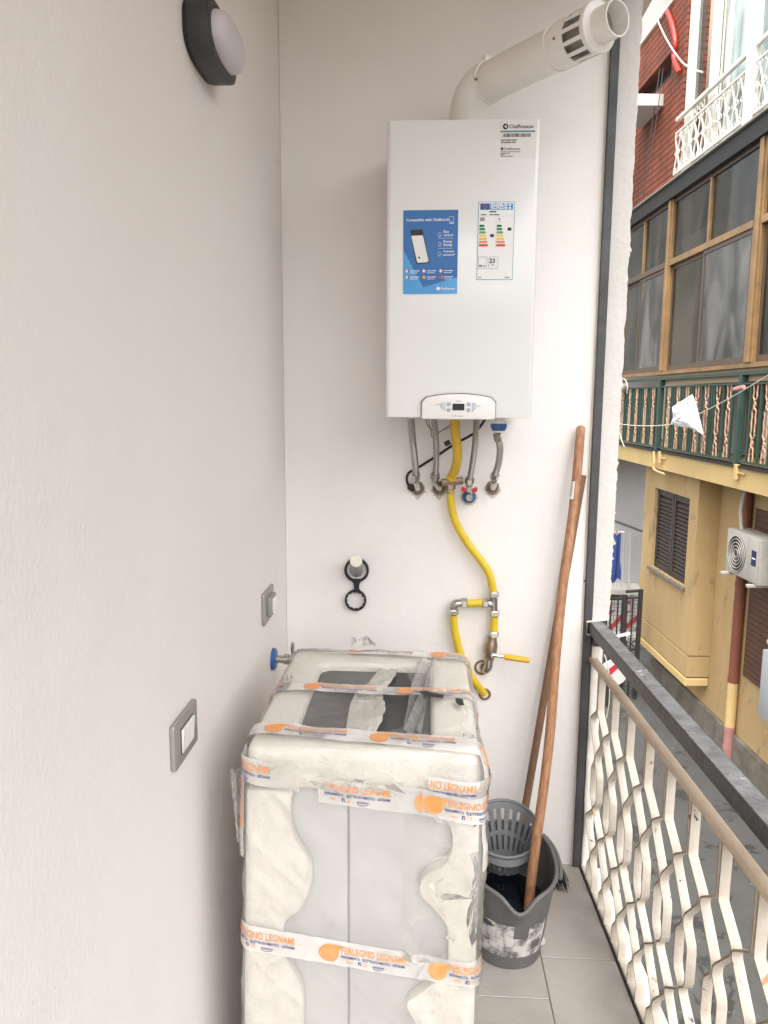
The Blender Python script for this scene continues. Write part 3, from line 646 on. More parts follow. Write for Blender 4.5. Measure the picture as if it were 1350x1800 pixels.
# ------------------------------------------------------------------ hoses under the boiler
def wallring(t, px, py, r=.017):
    c = atY(px, py, YW); g = MB()
    pts = [c + Vector(((r + .003 * noise.noise((k, px, 0))) * math.cos(2 * math.pi * k / 14), -.002, (r * 1.15 + .003 * noise.noise((k, py, 5))) * math.sin(2 * math.pi * k / 14))) for k in range(14)]
    q = [c + Vector(((r + .008 + .010 * noise.noise((k * .7, px * .3, 2))) * math.cos(2 * math.pi * k / 22), -.0006, (r + .010 + .012 * noise.noise((k * .7, py * .3, 9))) * math.sin(2 * math.pi * k / 22) - .006)) for k in range(22)]
    MB().add(q, [tuple(range(22))]).build('mortar_patch', mat('patch_mortar', (.66, .60, .55), .95, col2=(.52, .45, .40), nscale=40, namt=1.2, bump=.5, bscale=120), t, smooth=0)
    g.tube(pts, .0045, 6, closed=True); g.add([c + Vector((0, -.0012, 0))] + [p + Vector((0, .001, 0)) for p in pts], [(0, 1 + k, 1 + (k + 1) % 14) for k in range(14)]); return g.build('wall_hole', mat('hole_mortar', (.16, .12, .095), .9, col2=(.34, .27, .21), nscale=60, bump=.6, bscale=90), t)
def steel_hose(label, pts, px, py, rad=.0105):
    P = [atY(x, y, d) for x, y, d in pts]
    t = thing('flexible_hose', label, 'hose', P[-1], 'steel hoses under the boiler')
    sm = smooth_path(P)
    MB().tube(sm, rad, 12).build('braided_hose', BRAID, t, smooth=60)
    d = (sm[-1] - sm[-4]).normalized(); e = sm[-1]
    MB().lathe([(.0145, -.012), (.0145, .006), (.012, .010)], e, d, 6).build('hex_nut', CHROME, t, smooth=20)
    wp = atY(px, py, YW)
    MB().tube(smooth_path([e, e + Vector((0, .004, -.014)), wp + Vector((0, -.016, .002)), wp + Vector((0, .002, 0))]), .0105, 12).build('elbow_stub', CHROME, t, smooth=60)
    d0 = (sm[0] - sm[2]).normalized()
    MB().lathe([(.013, -.012), (.013, .012)], sm[0], d0, 6).build('top_nut', CHROME, t, smooth=20)
    wallring(t, px, py); return t
steel_hose('braided steel hose nearest the house wall under the boiler', [(722, 728, 2.30), (725, 770, 2.31), (729, 805, 2.34), (731, 838, 2.375)], 734, 858)
steel_hose('braided steel hose just beside the yellow hose, on its house-wall side', [(762, 728, 2.30), (766, 770, 2.31), (767, 805, 2.35), (765, 838, 2.38)], 772, 858, .0095)
steel_hose('braided steel hose ending at the red-handled valve', [(838, 728, 2.30), (836, 770, 2.31), (832, 805, 2.34), (825, 846, 2.375)], 825, 872, .0095)
steel_hose('braided steel hose below the blue cap', [(875, 768, 2.27), (879, 790, 2.30), (876, 815, 2.35), (869, 838, 2.38)], 866, 857)
rv = thing('red_valve', 'small wall valve with red butterfly handle and blue collar', 'valve', atY(825, 865, 2.40))
c = atY(825, 861, 2.365)
for sg in (-1, 1):
    MB().prism([(0, -.005), (sg * .012, -.007), (sg * .024, -.006), (sg * .026, .008), (sg * .018, .009), (sg * .010, .004), (0, .006)], (c, (1, 0, 0), (0, 0, 1), (0, -1, 0)), -.003, .003).build('handle_wing', REDP, rv, bevel=.001)
MB().lathe([(.008, -.012), (.008, .012)], c + Vector((0, .008, 0)), (0, 1, 0), 10).build('valve_stem', CHROME, rv)
c2 = atY(824, 873, 2.41)
MB().tube([c2 + Vector((.0135 * math.cos(2 * math.pi * k / 12), -.003, .0135 * math.sin(2 * math.pi * k / 12))) for k in range(12)], .0075, 8, closed=True).build('blue_collar', BLUEP, rv)
MB().lathe([(.011, -.03), (.011, .018)], c2, (0, 1, 0), 12).build('valve_body', CHROME, rv)
# yellow upper gas hose
gh = thing('gas_hose', 'thick ribbed yellow gas hose hanging from the boiler', 'hose', atY(793, 838, 2.38))
sm = smooth_path([atY(799, 728, 2.30), atY(801, 765, 2.30), atY(804, 795, 2.31), atY(802, 818, 2.335), atY(794, 838, 2.37)])
MB().tube(sm, .0142, 14).build('ribbed_hose', GASY, gh, smooth=60)
MB().lathe([(.0155, -.006), (.0165, .006), (.012, .012)], sm[-1], (sm[-1] - sm[-3]).normalized(), 12).build('end_sleeve', GASP, gh)
gc = thing('gas_coupling', 'dull brass gas coupling on the wall between the two yellow pipes', 'fitting', atY(793, 852, YW))
c = atY(792, 853, 2.39)
MB().lathe([(.016, -.012), (.016, .012)], c, (0, 0, 1), 6).build('hex_nut', BRASS, gc, smooth=20)
MB().lathe([(.012, -.026), (.012, .02)], c, (0, 0, 1), 14).build('coupling_body', BRASS, gc)
MB().lathe([(.007, -.034), (.012, -.032), (.012, .034), (.007, .036)], c + Vector((.004, -.006, .012)), (1, 0, .12), 8).build('union_bolt', BRASS, gc)
MB().lathe([(.010, 0), (.010, .045)], c, (0, 1, 0), 10).build('wall_stub', BRASS, gc)
# power cable
cb_ = thing('power_cable', 'black power cable slung behind the hoses', 'cable', atY(735, 862, YW))
MB().tube(smooth_path([atY(856, 732, 2.36), atY(835, 760, 2.37), atY(800, 780, 2.385), atY(770, 800, 2.39), atY(738, 820, 2.40), atY(718, 832, 2.41), atY(716, 848, 2.415), atY(726, 862, 2.425)]), .0042, 8).build('cord', BLACKP, cb_)
m = MB(); c = atY(786, 780, 2.38); m.prism(rrect(-.008, .011, -.006, .009, .002, 2), (c, (.9, 0, .45), (-.45, 0, .9), (0, 1, 0)), -.007, .007); m.build('cable_connector', BLACKP, cb_, bevel=.001)
m = MB(); c = atY(722, 856, 2.42); m.prism(rrect(-.008, .012, -.010, .008, .002, 2), (c, (.8, 0, -.6), (.6, 0, .8), (0, 1, 0)), -.008, .009); m.build('cable_gland', BLACKP, cb_, bevel=.001)
sw = thing('sensor_wires', 'thin loose brown wires between the hoses', 'wire', atY(760, 755, 2.38))
MB().tube(smooth_path([atY(748, 733, 2.34), atY(752, 748, 2.37), atY(768, 760, 2.39), atY(790, 748, 2.38), atY(798, 742, 2.36)]), .0013, 6).build('wire', mat('brown_wire', (.12, .06, .035), .5), sw)
MB().tube(smooth_path([atY(752, 733, 2.34), atY(757, 755, 2.38), atY(760, 768, 2.40), atY(775, 758, 2.39), atY(798, 748, 2.37)]), .0011, 6).build('wire', MATS['brown_wire'], sw)

# ------------------------------------------------------------------ rigid yellow gas line with valve
gl = thing('gas_line', 'yellow gas pipe with chrome tee, elbow and lever valve on the end wall', 'pipe', atY(865, 1060, YW))
D = 2.40
def gy(pts, r=.0125): MB().tube(smooth_path([atY(x, y, d) for x, y, d in pts]), r, 14).build('yellow_pipe', GASP, gl, smooth=60)
gy([(792, 862, 2.39), (793, 885, 2.395), (801, 918, 2.398), (822, 955, 2.40), (847, 988, 2.40), (861, 1012, 2.40), (867, 1040, 2.40)])
gy([(848, 1060, D), (820, 1061, D)])
gy([(869, 1080, D), (868, 1112, D)])
gy([(797, 1078, D), (799, 1105, D), (806, 1138, D), (818, 1172, 2.402), (834, 1198, 2.405), (851, 1219, 2.425)])
def nut(px, py, axd, r=.0165, h=.010, d=D, n=6): MB().lathe([(r * .9, -h), (r, -h * .7), (r, h * .7), (r * .9, h)], atY(px, py, d), axd, n).build('hex_nut', CHROME, gl, smooth=20)
for px, py, a in ((868, 1045, (0, 0, 1)), (869, 1078, (0, 0, 1)), (853, 1060, (1, 0, 0)), (816, 1060, (1, 0, 0)), (797, 1076, (0, 0, 1)), (868, 1115, (0, 0, 1))): nut(px, py, a)
a, b = atY(868, 1048, D), atY(868, 1075, D); MB().tube([a, b], .013, 12).build('tee_body', CHROME, gl); MB().tube([(a + b) / 2, atY(852, 1060, D)], .0125, 12).build('tee_branch', CHROME, gl)
MB().tube(smooth_path([atY(818, 1060, D), atY(806, 1060, D), atY(798, 1063, D), atY(797, 1074, D)]), .0135, 12).build('elbow', CHROME, gl, smooth=60)
v0, v1 = atY(866, 1118, D), atY(860, 1160, D); vd = (v1 - v0).normalized()
MB().lathe([(.0145, 0), (.0155, .01), (.0175, .02), (.021, .032), (.021, .055), (.0165, .066), (.0145, .080)], v0, vd, 14).build('valve_body', BRASS, gl)
MB().lathe([(.016, .062), (.016, .082)], v0, vd, 6).build('hex_nut', BRASS, gl, smooth=20)
MB().tube(smooth_path([atY(860, 1158, D), atY(858, 1172, D), atY(854, 1177, 2.41), atY(849, 1172, YW + .004)]), .0145, 12).build('wall_elbow', CHROME, gl, smooth=60)
p0 = atY(866, 1151, D - .026); MB().lathe([(.007, -.028), (.007, .006)], p0, (0, -1, 0), 10).build('lever_stem', CHROME, gl)
P1, P2 = atY(885, 1154, D - .028), atY(931, 1161, D - .03)
m = MB(); m.tube([p0, p0.lerp(P1, .6), P1], [.008, .006, .006], 8); m.build('lever_arm', CHROME, gl)
m = MB(); m.tube([P1, P1.lerp(P2, .1), P1.lerp(P2, .9), P2], [.008, .0125, .012, .009], 12, sx=.75); m.build('lever_grip', mat('lever_yellow', (.75, .42, .02), .4), gl, smooth=60)
for px, py, rr in ((852, 1220, .017), (847, 1173, .022)):
    c = atY(px, py, YW); MB().tube([c + Vector((rr * math.cos(2 * math.pi * k / 18), -.002, rr * math.sin(2 * math.pi * k / 18))) for k in range(18)], .004, 8, closed=True).build('wall_hole', mat('hole_brown', (.22, .13, .05), .7), gl)

# ------------------------------------------------------------------ pipe stub with a hanging ring spanner
st = thing('pipe_stub', 'grey pipe stub with white painted end above the wrapped appliance', 'pipe', (-.217, YW, 1.03))
b0_, b1_ = Vector((-.217, YW, 1.022)), atY(626, 987, 2.325)
MB().tube([b0_, b0_.lerp(b1_, .5), b1_], [.021, .0195, .0185], 20).build('stub_tube', mat('stub_grey', (.24, .235, .225), .6, col2=(.40, .39, .37), nscale=22, bump=.3, bscale=60), st, smooth=40)
MB().tube([b1_, b1_ + (b1_ - b0_).normalized() * .006], [.0195, .0185], 20).build('painted_end', mat('cream_paint', (.74, .70, .60), .6, bump=.3, bscale=90), st, smooth=40)
sp_ = thing('ring_spanner', 'black plastic ring spanner hanging from the pipe stub', 'spanner', (-.217, YW, .90))
c1, c2 = atY(627, 1002, 2.418), atY(625, 1055, 2.418)
def ring(cn, ro, ri, name, teeth=0):
    n = 48; vs = []; fs = []
    for k in range(n):
        a = 2 * math.pi * k / n; rin = ri + (.0025 if teeth and (k * teeth // n) % 2 else 0)
        for rr, yy in ((ro, -.006), (rin, -.006), (rin, .006), (ro, .006)): vs.append(cn + Vector((rr * math.cos(a), yy, rr * math.sin(a))))
    for k in range(n):
        j = (k + 1) % n
        for q in range(4): fs.append((4 * k + q, 4 * k + (q + 1) % 4, 4 * j + (q + 1) % 4, 4 * j + q))
    return MB().add(vs, fs).build(name, BLACKP, sp_, bevel=.0008, seg=1)
ring(c1, .0405, .0325, 'large_ring'); ring(c2, .0355, .0275, 'toothed_ring', 24)
zt, zb = c1.z - .036, c2.z + .031
MB().prism([(-.020, zt + .006), (-.009, zt - .010), (-.008, zb + .008), (-.017, zb - .004), (.017, zb - .004), (.008, zb + .008), (.009, zt - .010), (.020, zt + .006)], ((c1.x, c1.y, 0), (1, 0, 0), (0, 0, 1), (0, 1, 0)), -.0058, .0058).build('handle_web', BLACKP, sp_, bevel=.001, seg=1)
# ------------------------------------------------------------------ wrapped appliance
WX0, WX1, WY0, WY1, WZ, WR = -.352, .124, 1.402, 2.000, .897, .026
wm = thing('wrapped_appliance', 'white top-loading washing machine wrapped in clear film and printed tape', 'washing machine', (-.115, 1.7, 0))
def wrp(p):
    x, y, z = p
    if x < -.12: x -= .030 * max(0, .86 - z) * min(1, (-.12 - x) / .2)
    return Vector((x, y, z))
def rbp(p, off=0.0):
    lo = (WX0 + WR, WY0 + WR, -.2); hi = (WX1 - WR, WY1 - WR, WZ - WR)
    q = Vector([min(max(p[i], lo[i]), hi[i]) for i in range(3)]); d = Vector(p) - q
    if d.length < 1e-6: return wrp(p)
    return wrp(q + d.normalized() * (WR + off))
CX0, CX1, CY0, CY1 = -.318, .090, 1.438, 1.968
cab = thing if 0 else None
cb1 = MB().box(CX0, -.1468, CY0, CY1, .03, .858).build('cabinet_panel', CABW, wm, bevel=.004)
cb2 = MB().box(-.1436, CX1, CY0, CY1, .03, .858).build('cabinet_panel', CABW, wm, bevel=.004)
MB().box(CX0 + .004, CX1 - .004, CY0 + .006, CY1 - .006, .031, .857).build('cabinet_core', PRG, wm)
MB().box(CX0 + .004, CX1 - .004, CY0 + .004, CY1 - .004, .8585, .872).build('slate_lid', SLATE, wm, bevel=.004)
MB().box(WX0 + .01, WX1 - .01, WY0 + .01, WY1 - .01, .0005, .03).build('foam_base', FOAM, wm, bevel=.006)
def ringmesh(outer, inner, z0, z1):
    n = len(outer); vs = [wrp((x, y, z)) for z in (z0, z1) for pl in (outer, inner) for x, y in pl]; fs = []
    for k in range(n):
        j = (k + 1) % n; O0, I0, O1, I1 = k, n + k, 2 * n + k, 3 * n + k; o0, i0, o1, i1 = j, n + j, 2 * n + j, 3 * n + j
        fs += [(O1, o1, i1, I1), (O0, I0, i0, o0), (O0, o0, o1, O1), (I0, I1, i1, i0)]
    return MB().add(vs, fs)
ringmesh(rrect(WX0 + .004, WX1 - .004, WY0 + .004, WY1 - .004, .03, 6), rrect(-.262, .022, 1.478, 1.905, .03, 6), .806, .8935).build('foam_top_frame', FOAM, wm, bevel=.014, seg=3)
# corner foam with wavy inner edges
def foam_corner(edge_pts, xo, sgn):
    poly = [(xo, .032)] + [(x, z) for x, z in edge_pts] + [(xo, .803)]
    vs = []; n = len(poly)
    for d in (WY0 + .005, 1.4365):
        for x, z in poly: vs.append(wrp((x, d, z)))
    fs = [tuple(range(n - 1, -1, -1)), tuple(range(n, 2 * n))] + [(i, (i + 1) % n, n + (i + 1) % n, n + i) for i in range(n)]
    o = MB().add(vs, fs).build('foam_corner', FOAM, wm, bevel=.008, seg=3)
    xa, xb = (xo, CX0 - .001) if sgn < 0 else (CX1 + .001, xo)
    m = MB()
    vs2 = [wrp(p) for p in [(xa, 1.437, .032), (xb, 1.437, .032), (xb, 1.58, .032), (xa, 1.58, .032), (xa, 1.437, .803), (xb, 1.437, .803), (xb, 1.62, .803), (xa, 1.62, .803)]]
    m.add(vs2, [(0, 3, 2, 1), (4, 5, 6, 7), (0, 1, 5, 4), (1, 2, 6, 5), (2, 3, 7, 6), (3, 0, 4, 7)]); m.build('foam_side', FOAM, wm, bevel=.006)
def edge_from(pxs): return [(atY(x, y, WY0).x, atY(x, y, WY0).z) for x, y in pxs]
def dense(pts, sub=5):
    return [(p.x, p.y) for p in smooth_path([(a, b, 0) for a, b in pts], sub)]
le = dense(edge_from([(536, 1850), (541, 1800), (537, 1745), (510, 1690), (503, 1660), (508, 1625), (535, 1602), (549, 1560), (548, 1525), (520, 1478), (512, 1440), (515, 1395)]))
foam_corner([(-.225, .034), (-.235, .10), (-.262, .15), (-.262, .20)] + le, WX0 + .004, -1)
re_ = dense(edge_from([(760, 1850), (722, 1790), (716, 1768), (745, 1745), (782, 1715), (788, 1670), (784, 1630), (760, 1600), (738, 1575), (745, 1545), (785, 1520), (796, 1480), (785, 1445), (765, 1420)]))
foam_corner([(.03, .034), (.04, .10), (.055, .16), (.045, .22)] + re_, WX1 - .004, 1)
# crumpled white strip lying on the lid
L1 = [atZ(x, y, .885) for x, y in [(668, 1168), (652, 1196), (622, 1228), (612, 1258), (606, 1298)]]
L2 = [atZ(x, y, .885) for x, y in [(703, 1170), (684, 1204), (672, 1216), (676, 1252), (652, 1300)]]
L1 = smooth_path(L1, 6); L2 = smooth_path(L2, 6)
def crum(u, v):
    i = v * (len(L1) - 1); a = int(min(i, len(L1) - 2)); f = i - a
    p, q = L1[a].lerp(L1[a + 1], f), L2[a].lerp(L2[a + 1], f)
    if u > .85: q = q + Vector((.006 * noise.noise((v * 30, 0, 0)), 0, 0))
    r = p.lerp(q, u); r.z = .880 + .010 * math.sin(v * math.pi) + .005 * noise.noise((r.x * 60, r.y * 40, 0)) + .003 * noise.noise((r.x * 150, r.y * 120, 3)); return r
MB().grid(crum, 16, 40).build('crumpled_strip', CARD, wm, solid=.001, smooth=60)
# stretch film, torn open over the lid
hole = [atZ(x, y, .9) for x, y in [(690, 1176), (712, 1172), (722, 1192), (722, 1232), (724, 1252), (706, 1275), (684, 1284), (692, 1300), (650, 1300), (646, 1272), (650, 1256), (678, 1250), (674, 1214), (668, 1200)]]
hole = [(p.x, p.y) for p in hole]
def inside(x, y, pl):
    c = False; j = len(pl) - 1
    for i in range(len(pl)):
        if (pl[i][1] > y) != (pl[j][1] > y) and x < (pl[j][0] - pl[i][0]) * (y - pl[i][1]) / (pl[j][1] - pl[i][1]) + pl[i][0]: c = not c
        j = i
    return c
def foff(p):
    a = noise.noise((p[0] * 7, p[1] * 7, p[2] * 5)); b = noise.noise((p[0] * 24 + 9, p[1] * 24, p[2] * 16)); c = 1 - abs(noise.noise((p[0] * 13 + p[2] * 9, p[1] * 13, p[2] * 7 + p[0] * 6)))
    pf_ = .013 * math.exp(-((p[0] - .085) / .05) ** 2 - ((p[2] - .835) / .03) ** 2) + .010 * math.exp(-((p[0] + .10) / .09) ** 2 - ((p[2] - .845) / .022) ** 2) + .009 * math.exp(-((p[0] - .12) / .02) ** 2 - ((p[2] - .62) / .10) ** 2)
    return .0045 + pf_ * (1 if p[1] < WY0 + .05 else .4) + .003 * a + .0022 * b + .0045 * max(0, c - .75) * 4 * .5
CREASE = []
_cr = random.Random(21)
for _k in range(26):
    if _k < 15: c0 = Vector((_cr.uniform(-.02, .115), _cr.uniform(.42, .80))); an = _cr.gauss(1.1, .5)
    else: c0 = Vector((_cr.uniform(-.30, .10), _cr.uniform(.80, .885))); an = _cr.gauss(.5, .6)
    CREASE.append((c0, Vector((math.cos(an), math.sin(an))), _cr.uniform(.02, .07), _cr.uniform(.0025, .0055)))
def crease(p):
    t = 0.0
    if p[1] > WY0 + .03: return 0.0
    for c0, d, ln, am in CREASE:
        q = Vector((p[0], p[2])) - c0; a = q.dot(d) / ln
        if abs(a) < 1: w = abs(q.x * d.y - q.y * d.x) / .0055; t += am * (1 - a * a) * max(0, 1 - w)
    return t
def fsm(p):
    a = noise.noise((p[0] * 7, p[1] * 7, p[2] * 5)); return .006 + .003 * a
def film_pt(p): return rbp(p, foff(p) + crease(p))
def film_pt_(p): return rbp(p, foff(p))
def sag(p):
    # over the open frame the film droops towards the lid
    q = film_pt(p)
    if -.262 < p[0] < .022 and 1.478 < p[1] < 1.905:
        e = min(p[0] + .262, .022 - p[0], p[1] - 1.478, 1.905 - p[1]) / .05; q.z -= .010 * min(1, e) + .003 * noise.noise((p[0] * 30, p[1] * 30, 0))
    return q
m = MB()
m.grid(lambda u, v: film_pt((WX0 + (WX1 - WX0) * u, WY0, .03 + (WZ - .03) * v)), 170, 300)
m2_ = MB()
m2_.grid(lambda u, v: sag((WX0 + (WX1 - WX0) * u, WY0 + (WY1 - WY0) * v, WZ)), 120, 150,
       lambda u, v: not inside(WX0 + (WX1 - WX0) * u + .004 * noise.noise((u * 40, v * 40, 0)), WY0 + (WY1 - WY0) * v, hole))
for X_ in (WX0, WX1): m.grid(lambda u, v, X_=X_: film_pt((X_, WY0 + (WY1 - WY0) * u, .03 + (WZ - .03) * v)), 60, 80)
m.build('stretch_film', FILM, wm, smooth=80, recalc=False); m2_.build('stretch_film', FILMT, wm, smooth=80, recalc=False)
# loose outer layer of film, crumpled into facets
_fr = random.Random(33)
def crumple(nu, nv, base, amp, keep=None, k=0):
    J = {}
    def f(u, v):
        key = (round(u * nu), round(v * nv))
        if key not in J: J[key] = (_fr.uniform(-.35, .35) / nu, _fr.uniform(-.35, .35) / nv, _fr.uniform(0, 1) ** 2)
        a, b, h = J[key]
        if u in (0, 1): a = 0
        if v in (0, 1): b = 0
        return rbp(base(u + a, v + b), .0085 + amp * h * math.sin(min(1, max(0, u)) * math.pi) ** .5)
    m_ = MB(); m_.grid(f, nu, nv, keep)
    tri = []
    for q in m_.f: tri += [(q[0], q[1], q[2]), (q[0], q[2], q[3])] if _fr.random() < .5 else [(q[0], q[1], q[3]), (q[1], q[2], q[3])]
    m_.f = tri
    m_.build('crumpled_film', FILMC, wm, smooth=26)
crumple(7, 14, lambda u, v: (-.03 + .153 * u, WY0, .45 + .33 * v), .0115, lambda u, v: noise.noise((u * 2, v * 3, 1)) > -.3)
crumple(16, 4, lambda u, v: (-.33 + .45 * u, WY0, .818 + .058 * v), .010, lambda u, v: noise.noise((u * 5, v * 2, 5)) > -.05)
crumple(5, 10, lambda u, v: (WX1, WY0 + .005 + .16 * u, .42 + .40 * v), .012)
def flap(u, v):
    a = atY(404 + 26 * u - 4 * math.sin(v * 3), 1352 + 120 * v + 6 * math.sin(u * 9), 1.425); b = atY(432, 1362 + 110 * v, 1.425)
    p = a.lerp(b, u * .6 + v * .45 if u * .6 + v * .45 < 1 else 1); p.y += .012 * math.sin(u * 14 + v * 3) + .006 * noise.noise((u * 8, v * 8, 1)); return p
MB().grid(flap, 24, 36).build('loose_film', FILM2, wm, smooth=80)
def flap2(u, v):
    p = atZ(735 + 35 * u - 30 * v, 1160 + 130 * v, .9); p.z = .896 + .012 * math.sin(u * 5 + v * 4) ** 2 + .005 * noise.noise((u * 6, v * 9, 4)); return p
MB().grid(flap2, 16, 40, lambda u, v: noise.noise((u * 3, v * 5, 7)) < .45 or u > .4).build('torn_film', FILM2, wm, smooth=80)
def flap3(u, v):
    p = atZ(618 + 42 * u, 1136 - 4 * math.sin(u * 4), .90); p.z += .022 * v + .006 * math.sin(u * 9 + v * 2); p.y += .010 * math.sin(u * 6) * v; return p
MB().grid(flap3, 16, 6).build('torn_film', FILM2, wm, smooth=80)

# printed tape
UNIT = .222
def fitw(body, bold): 
    vs, _ = text2d(body, bold); return max(v[0] for v in vs)
def tape(path, wdir, width, off, start=0.0, w_top=None):
    P = [Vector(p) for p in path]; seg = [(P[i + 1] - P[i]).length for i in range(len(P) - 1)]; LT = sum(seg); W_ = Vector(wdir)
    def at(a):
        a = min(max(a, 0), LT)
        for i, l in enumerate(seg):
            if a <= l or i == len(seg) - 1: return P[i].lerp(P[i + 1], a / l)
            a -= l
    def pos(a, b, e=0.0):
        p = at(a) + W_ * b
        return rbp(p, max(fsm(p), foff(p) + .001) + off - .0085 + .0012 * noise.noise((a * 18, b * 30, off * 900)) + e)
    nu = max(20, int(LT / .008))
    tp_ = MB().grid(lambda u, v: pos(u * LT + .004 * noise.noise((v * 9, u, 2)) * (1 if u in (0, 1) else 0), (v - .5) * width), nu, 8).build('tape_strip', TAPE, wm, smooth=80)
    mo, mn, ml_ = MB(), MB(), MB()
    def put(mb, vs, fs, a0, b0, e):
        keep = [f for f in fs if all(.001 < a0 + vs[i][0] < LT - .001 for i in f)]
        mb.add([pos(a0 + x, b0 + y, e) for x, y in vs], keep)
    def txt(mb, body, h, a0, b0, fit=None, bold=.0, e=.0014):
        vs, fs = text2d(body, bold); sx = h / .72; s2 = sx if fit is None else fit / max(v[0] for v in vs)
        put(mb, [(x * s2, y * sx) for x, y in vs], fs, a0, b0, e)
    a = start - UNIT; k = width / .055
    while a < LT:
        lg = [(.020 + .0195 * math.cos(R(t)), .0195 * math.sin(R(t))) for t in range(95, 372, 12)] + [(.0415, .0105), (.050, .0205), (.034, .0208)]
        put(mo, lg, [tuple(range(len(lg)))], a, -.002, .0012)
        for rr in (.0155, .0115, .0078, .0042):
            n = 18; vs = [((.0195 + q * math.cos(2 * math.pi * j / n)), q * .95 * math.sin(2 * math.pi * j / n)) for q in (rr, rr - .0008) for j in range(n)]
            put(ml_, vs, [(j, (j + 1) % n, n + (j + 1) % n, n + j) for j in range(n)], a, -.003, .0016)
        txt(mo, 'FERLEGNO LEGNAMI', .0165, a + .044, .0015, .130, .014); txt(ml_, 'S.R.L.', .0055, a + .178, .003, .014)
        txt(mn, 'FERRAMENTA · ELETTRODOMESTICI · LEGNAMI', .0060, a + .0435, -.0085, .131, .022)
        txt(mo, 'ebay', .0062, a + .055, -.0185, .013); txt(mn, 'amazon', .0056, a + .108, -.0190, .024, .02)
        vs = [(.078, -.020), (.084, -.020), (.084, -.012), (.078, -.012)]; put(mn, vs, [(0, 1, 2, 3)], a, 0, .0012); txt(ml_, 'f', .0062, a + .0802, -.0195, None, .03, .0017)
        for q in (0, 1):
            vs = [(.092 + x * s_, -.016 + y * s_) for s_ in (.0036, .0027) for x, y in ((-1, -1), (1, -1), (1, 1), (-1, 1))]
        put(mo, vs, [(j, (j + 1) % 4, 4 + (j + 1) % 4, 4 + j) for j in range(4)], a, 0, .0012)
        vs = [(.109 + .02 * t / 8, -.0205 - .0022 * math.sin(t / 8 * math.pi) - w) for w in (0, .0012) for t in range(9)]; put(mo if 0 else mn, vs, [(t, t + 1, 10 + t, 9 + t) for t in range(8)], a, 0, .0012)
        a += UNIT
    for mb, mm, nm in ((mo, ORANGE, 'orange_print'), (mn, NAVY, 'navy_print'), (ml_, mat('print_pale', (.82, .55, .36), .4), 'pale_print')):
        if mb.f: mb.build(nm, mm, tp_, smooth=0, recalc=False)['kind'] = 'stuff'
    return tp_
def fz(px, py): q = atY(px, py, WY0); return q
# lower band all round the front
zl, zr = fz(422, 1642).z, fz(832, 1712).z
xl, xr_ = WX0, WX1
L_left = 2.0 - WY0
a = fz(556, 1660).x - xl
tape([(xl, 1.95, zl), (xl, WY0, zl), (xr_, WY0, zr), (xr_, 1.95, zr)], (0, 0, 1), .056, .010, (1.95 - WY0) + a - 2 * UNIT + .012)
# upper pieces on the front
zz = fz(620, 1395).z
tape([(fz(560, 1382).x, WY0, fz(560, 1384).z), (fz(790, 1412).x, WY0, fz(790, 1412).z)], (0, 0, 1), .056, .010, -.030)
tape([(fz(742, 1402).x, WY0, fz(742, 1404).z), (xr_, WY0, fz(855, 1425).z), (xr_, 1.7, fz(855, 1425).z)], (0, 0, 1), .056, .0135, .002)
tape([(xl, 1.6, fz(440, 1352).z), (xl, WY0, fz(440, 1350).z), (fz(527, 1368).x, WY0, fz(527, 1368).z)], (0, 0, 1), .052, .010, .080)
tape([(fz(752, 1376).x, WY0, fz(752, 1380).z), (xr_, WY0, fz(850, 1388).z), (xr_, 1.6, fz(850, 1388).z)], (0, 0, 1), .046, .0115, -.085)
# vertical piece on the front left edge
tape([(xl, WY0 + .012, .84), (xl, WY0 + .012, .66)], (.35, -.3, 0), .045, .013, -.06)
# across the top: front edge, middle, back
pz = WZ
ya = atZ(480, 1288, .9).y
tape([(xl, ya + .012, pz - .12), (xl, ya + .012, pz), (xr_, ya - .035, pz), (xr_, ya - .035, pz - .25)], (0, 1, .0), .052, .010, .12 + .028 - 0 * UNIT)
yb_ = atZ(600, 1213, .9).y
tape([(xl, yb_ + .005, pz - .3), (xl, yb_ + .005, pz), (xr_, yb_ - .010, pz), (xr_, yb_ - .010, pz - .3)], (0, 1, 0), .050, .010, .3 + .072)
yc_ = atZ(640, 1143, .9).y
tape([(xl, yc_ + .01, pz - .3), (xl, yc_ + .01, pz), (xr_, yc_ - .045, pz), (xr_, yc_ - .045, pz - .3)], (0, 1, 0), .050, .010, .3 + .155)
# small dark tears and handling marks on the wrapping
for pts in ([(735, 1221), (748, 1219), (765, 1224), (781, 1226), (778, 1233), (762, 1231), (748, 1228)], [(800, 1232), (813, 1234), (816, 1245), (808, 1246), (801, 1240)], [(735, 1144), (748, 1146), (742, 1149)]):
    P = [rbp(atZ(x, y, .9), .0105) for x, y in pts]; MB().add(P, [tuple(range(len(P)))]).build('torn_patch', BLACKP, wm, smooth=0)
tx = MB(); tx.text('F34', .026, lambda a_, b_: rbp(Vector((atZ(812, 1302, .9).x + a_, atZ(812, 1302, .9).y + b_, WZ)), .0105)); tx.build('pencil_note', PRG, wm, smooth=0)
def hm(px, py): p = atZ(px, py, .9); return rbp(Vector((p.x, p.y, WZ)), .0105)
for q in ([(490, 1205), (513, 1203), (509, 1210), (487, 1212)], [(487, 1213), (508, 1211), (505, 1215), (485, 1217)], [(497, 1200), (499, 1188), (501, 1200)], [(503, 1200), (506, 1188), (508, 1200)], [(509, 1199), (513, 1188), (515, 1199)]):
    P = [hm(*c) for c in q]; MB().add(P, [tuple(range(len(P)))]).build('handling_mark', PRG, wm, smooth=0)

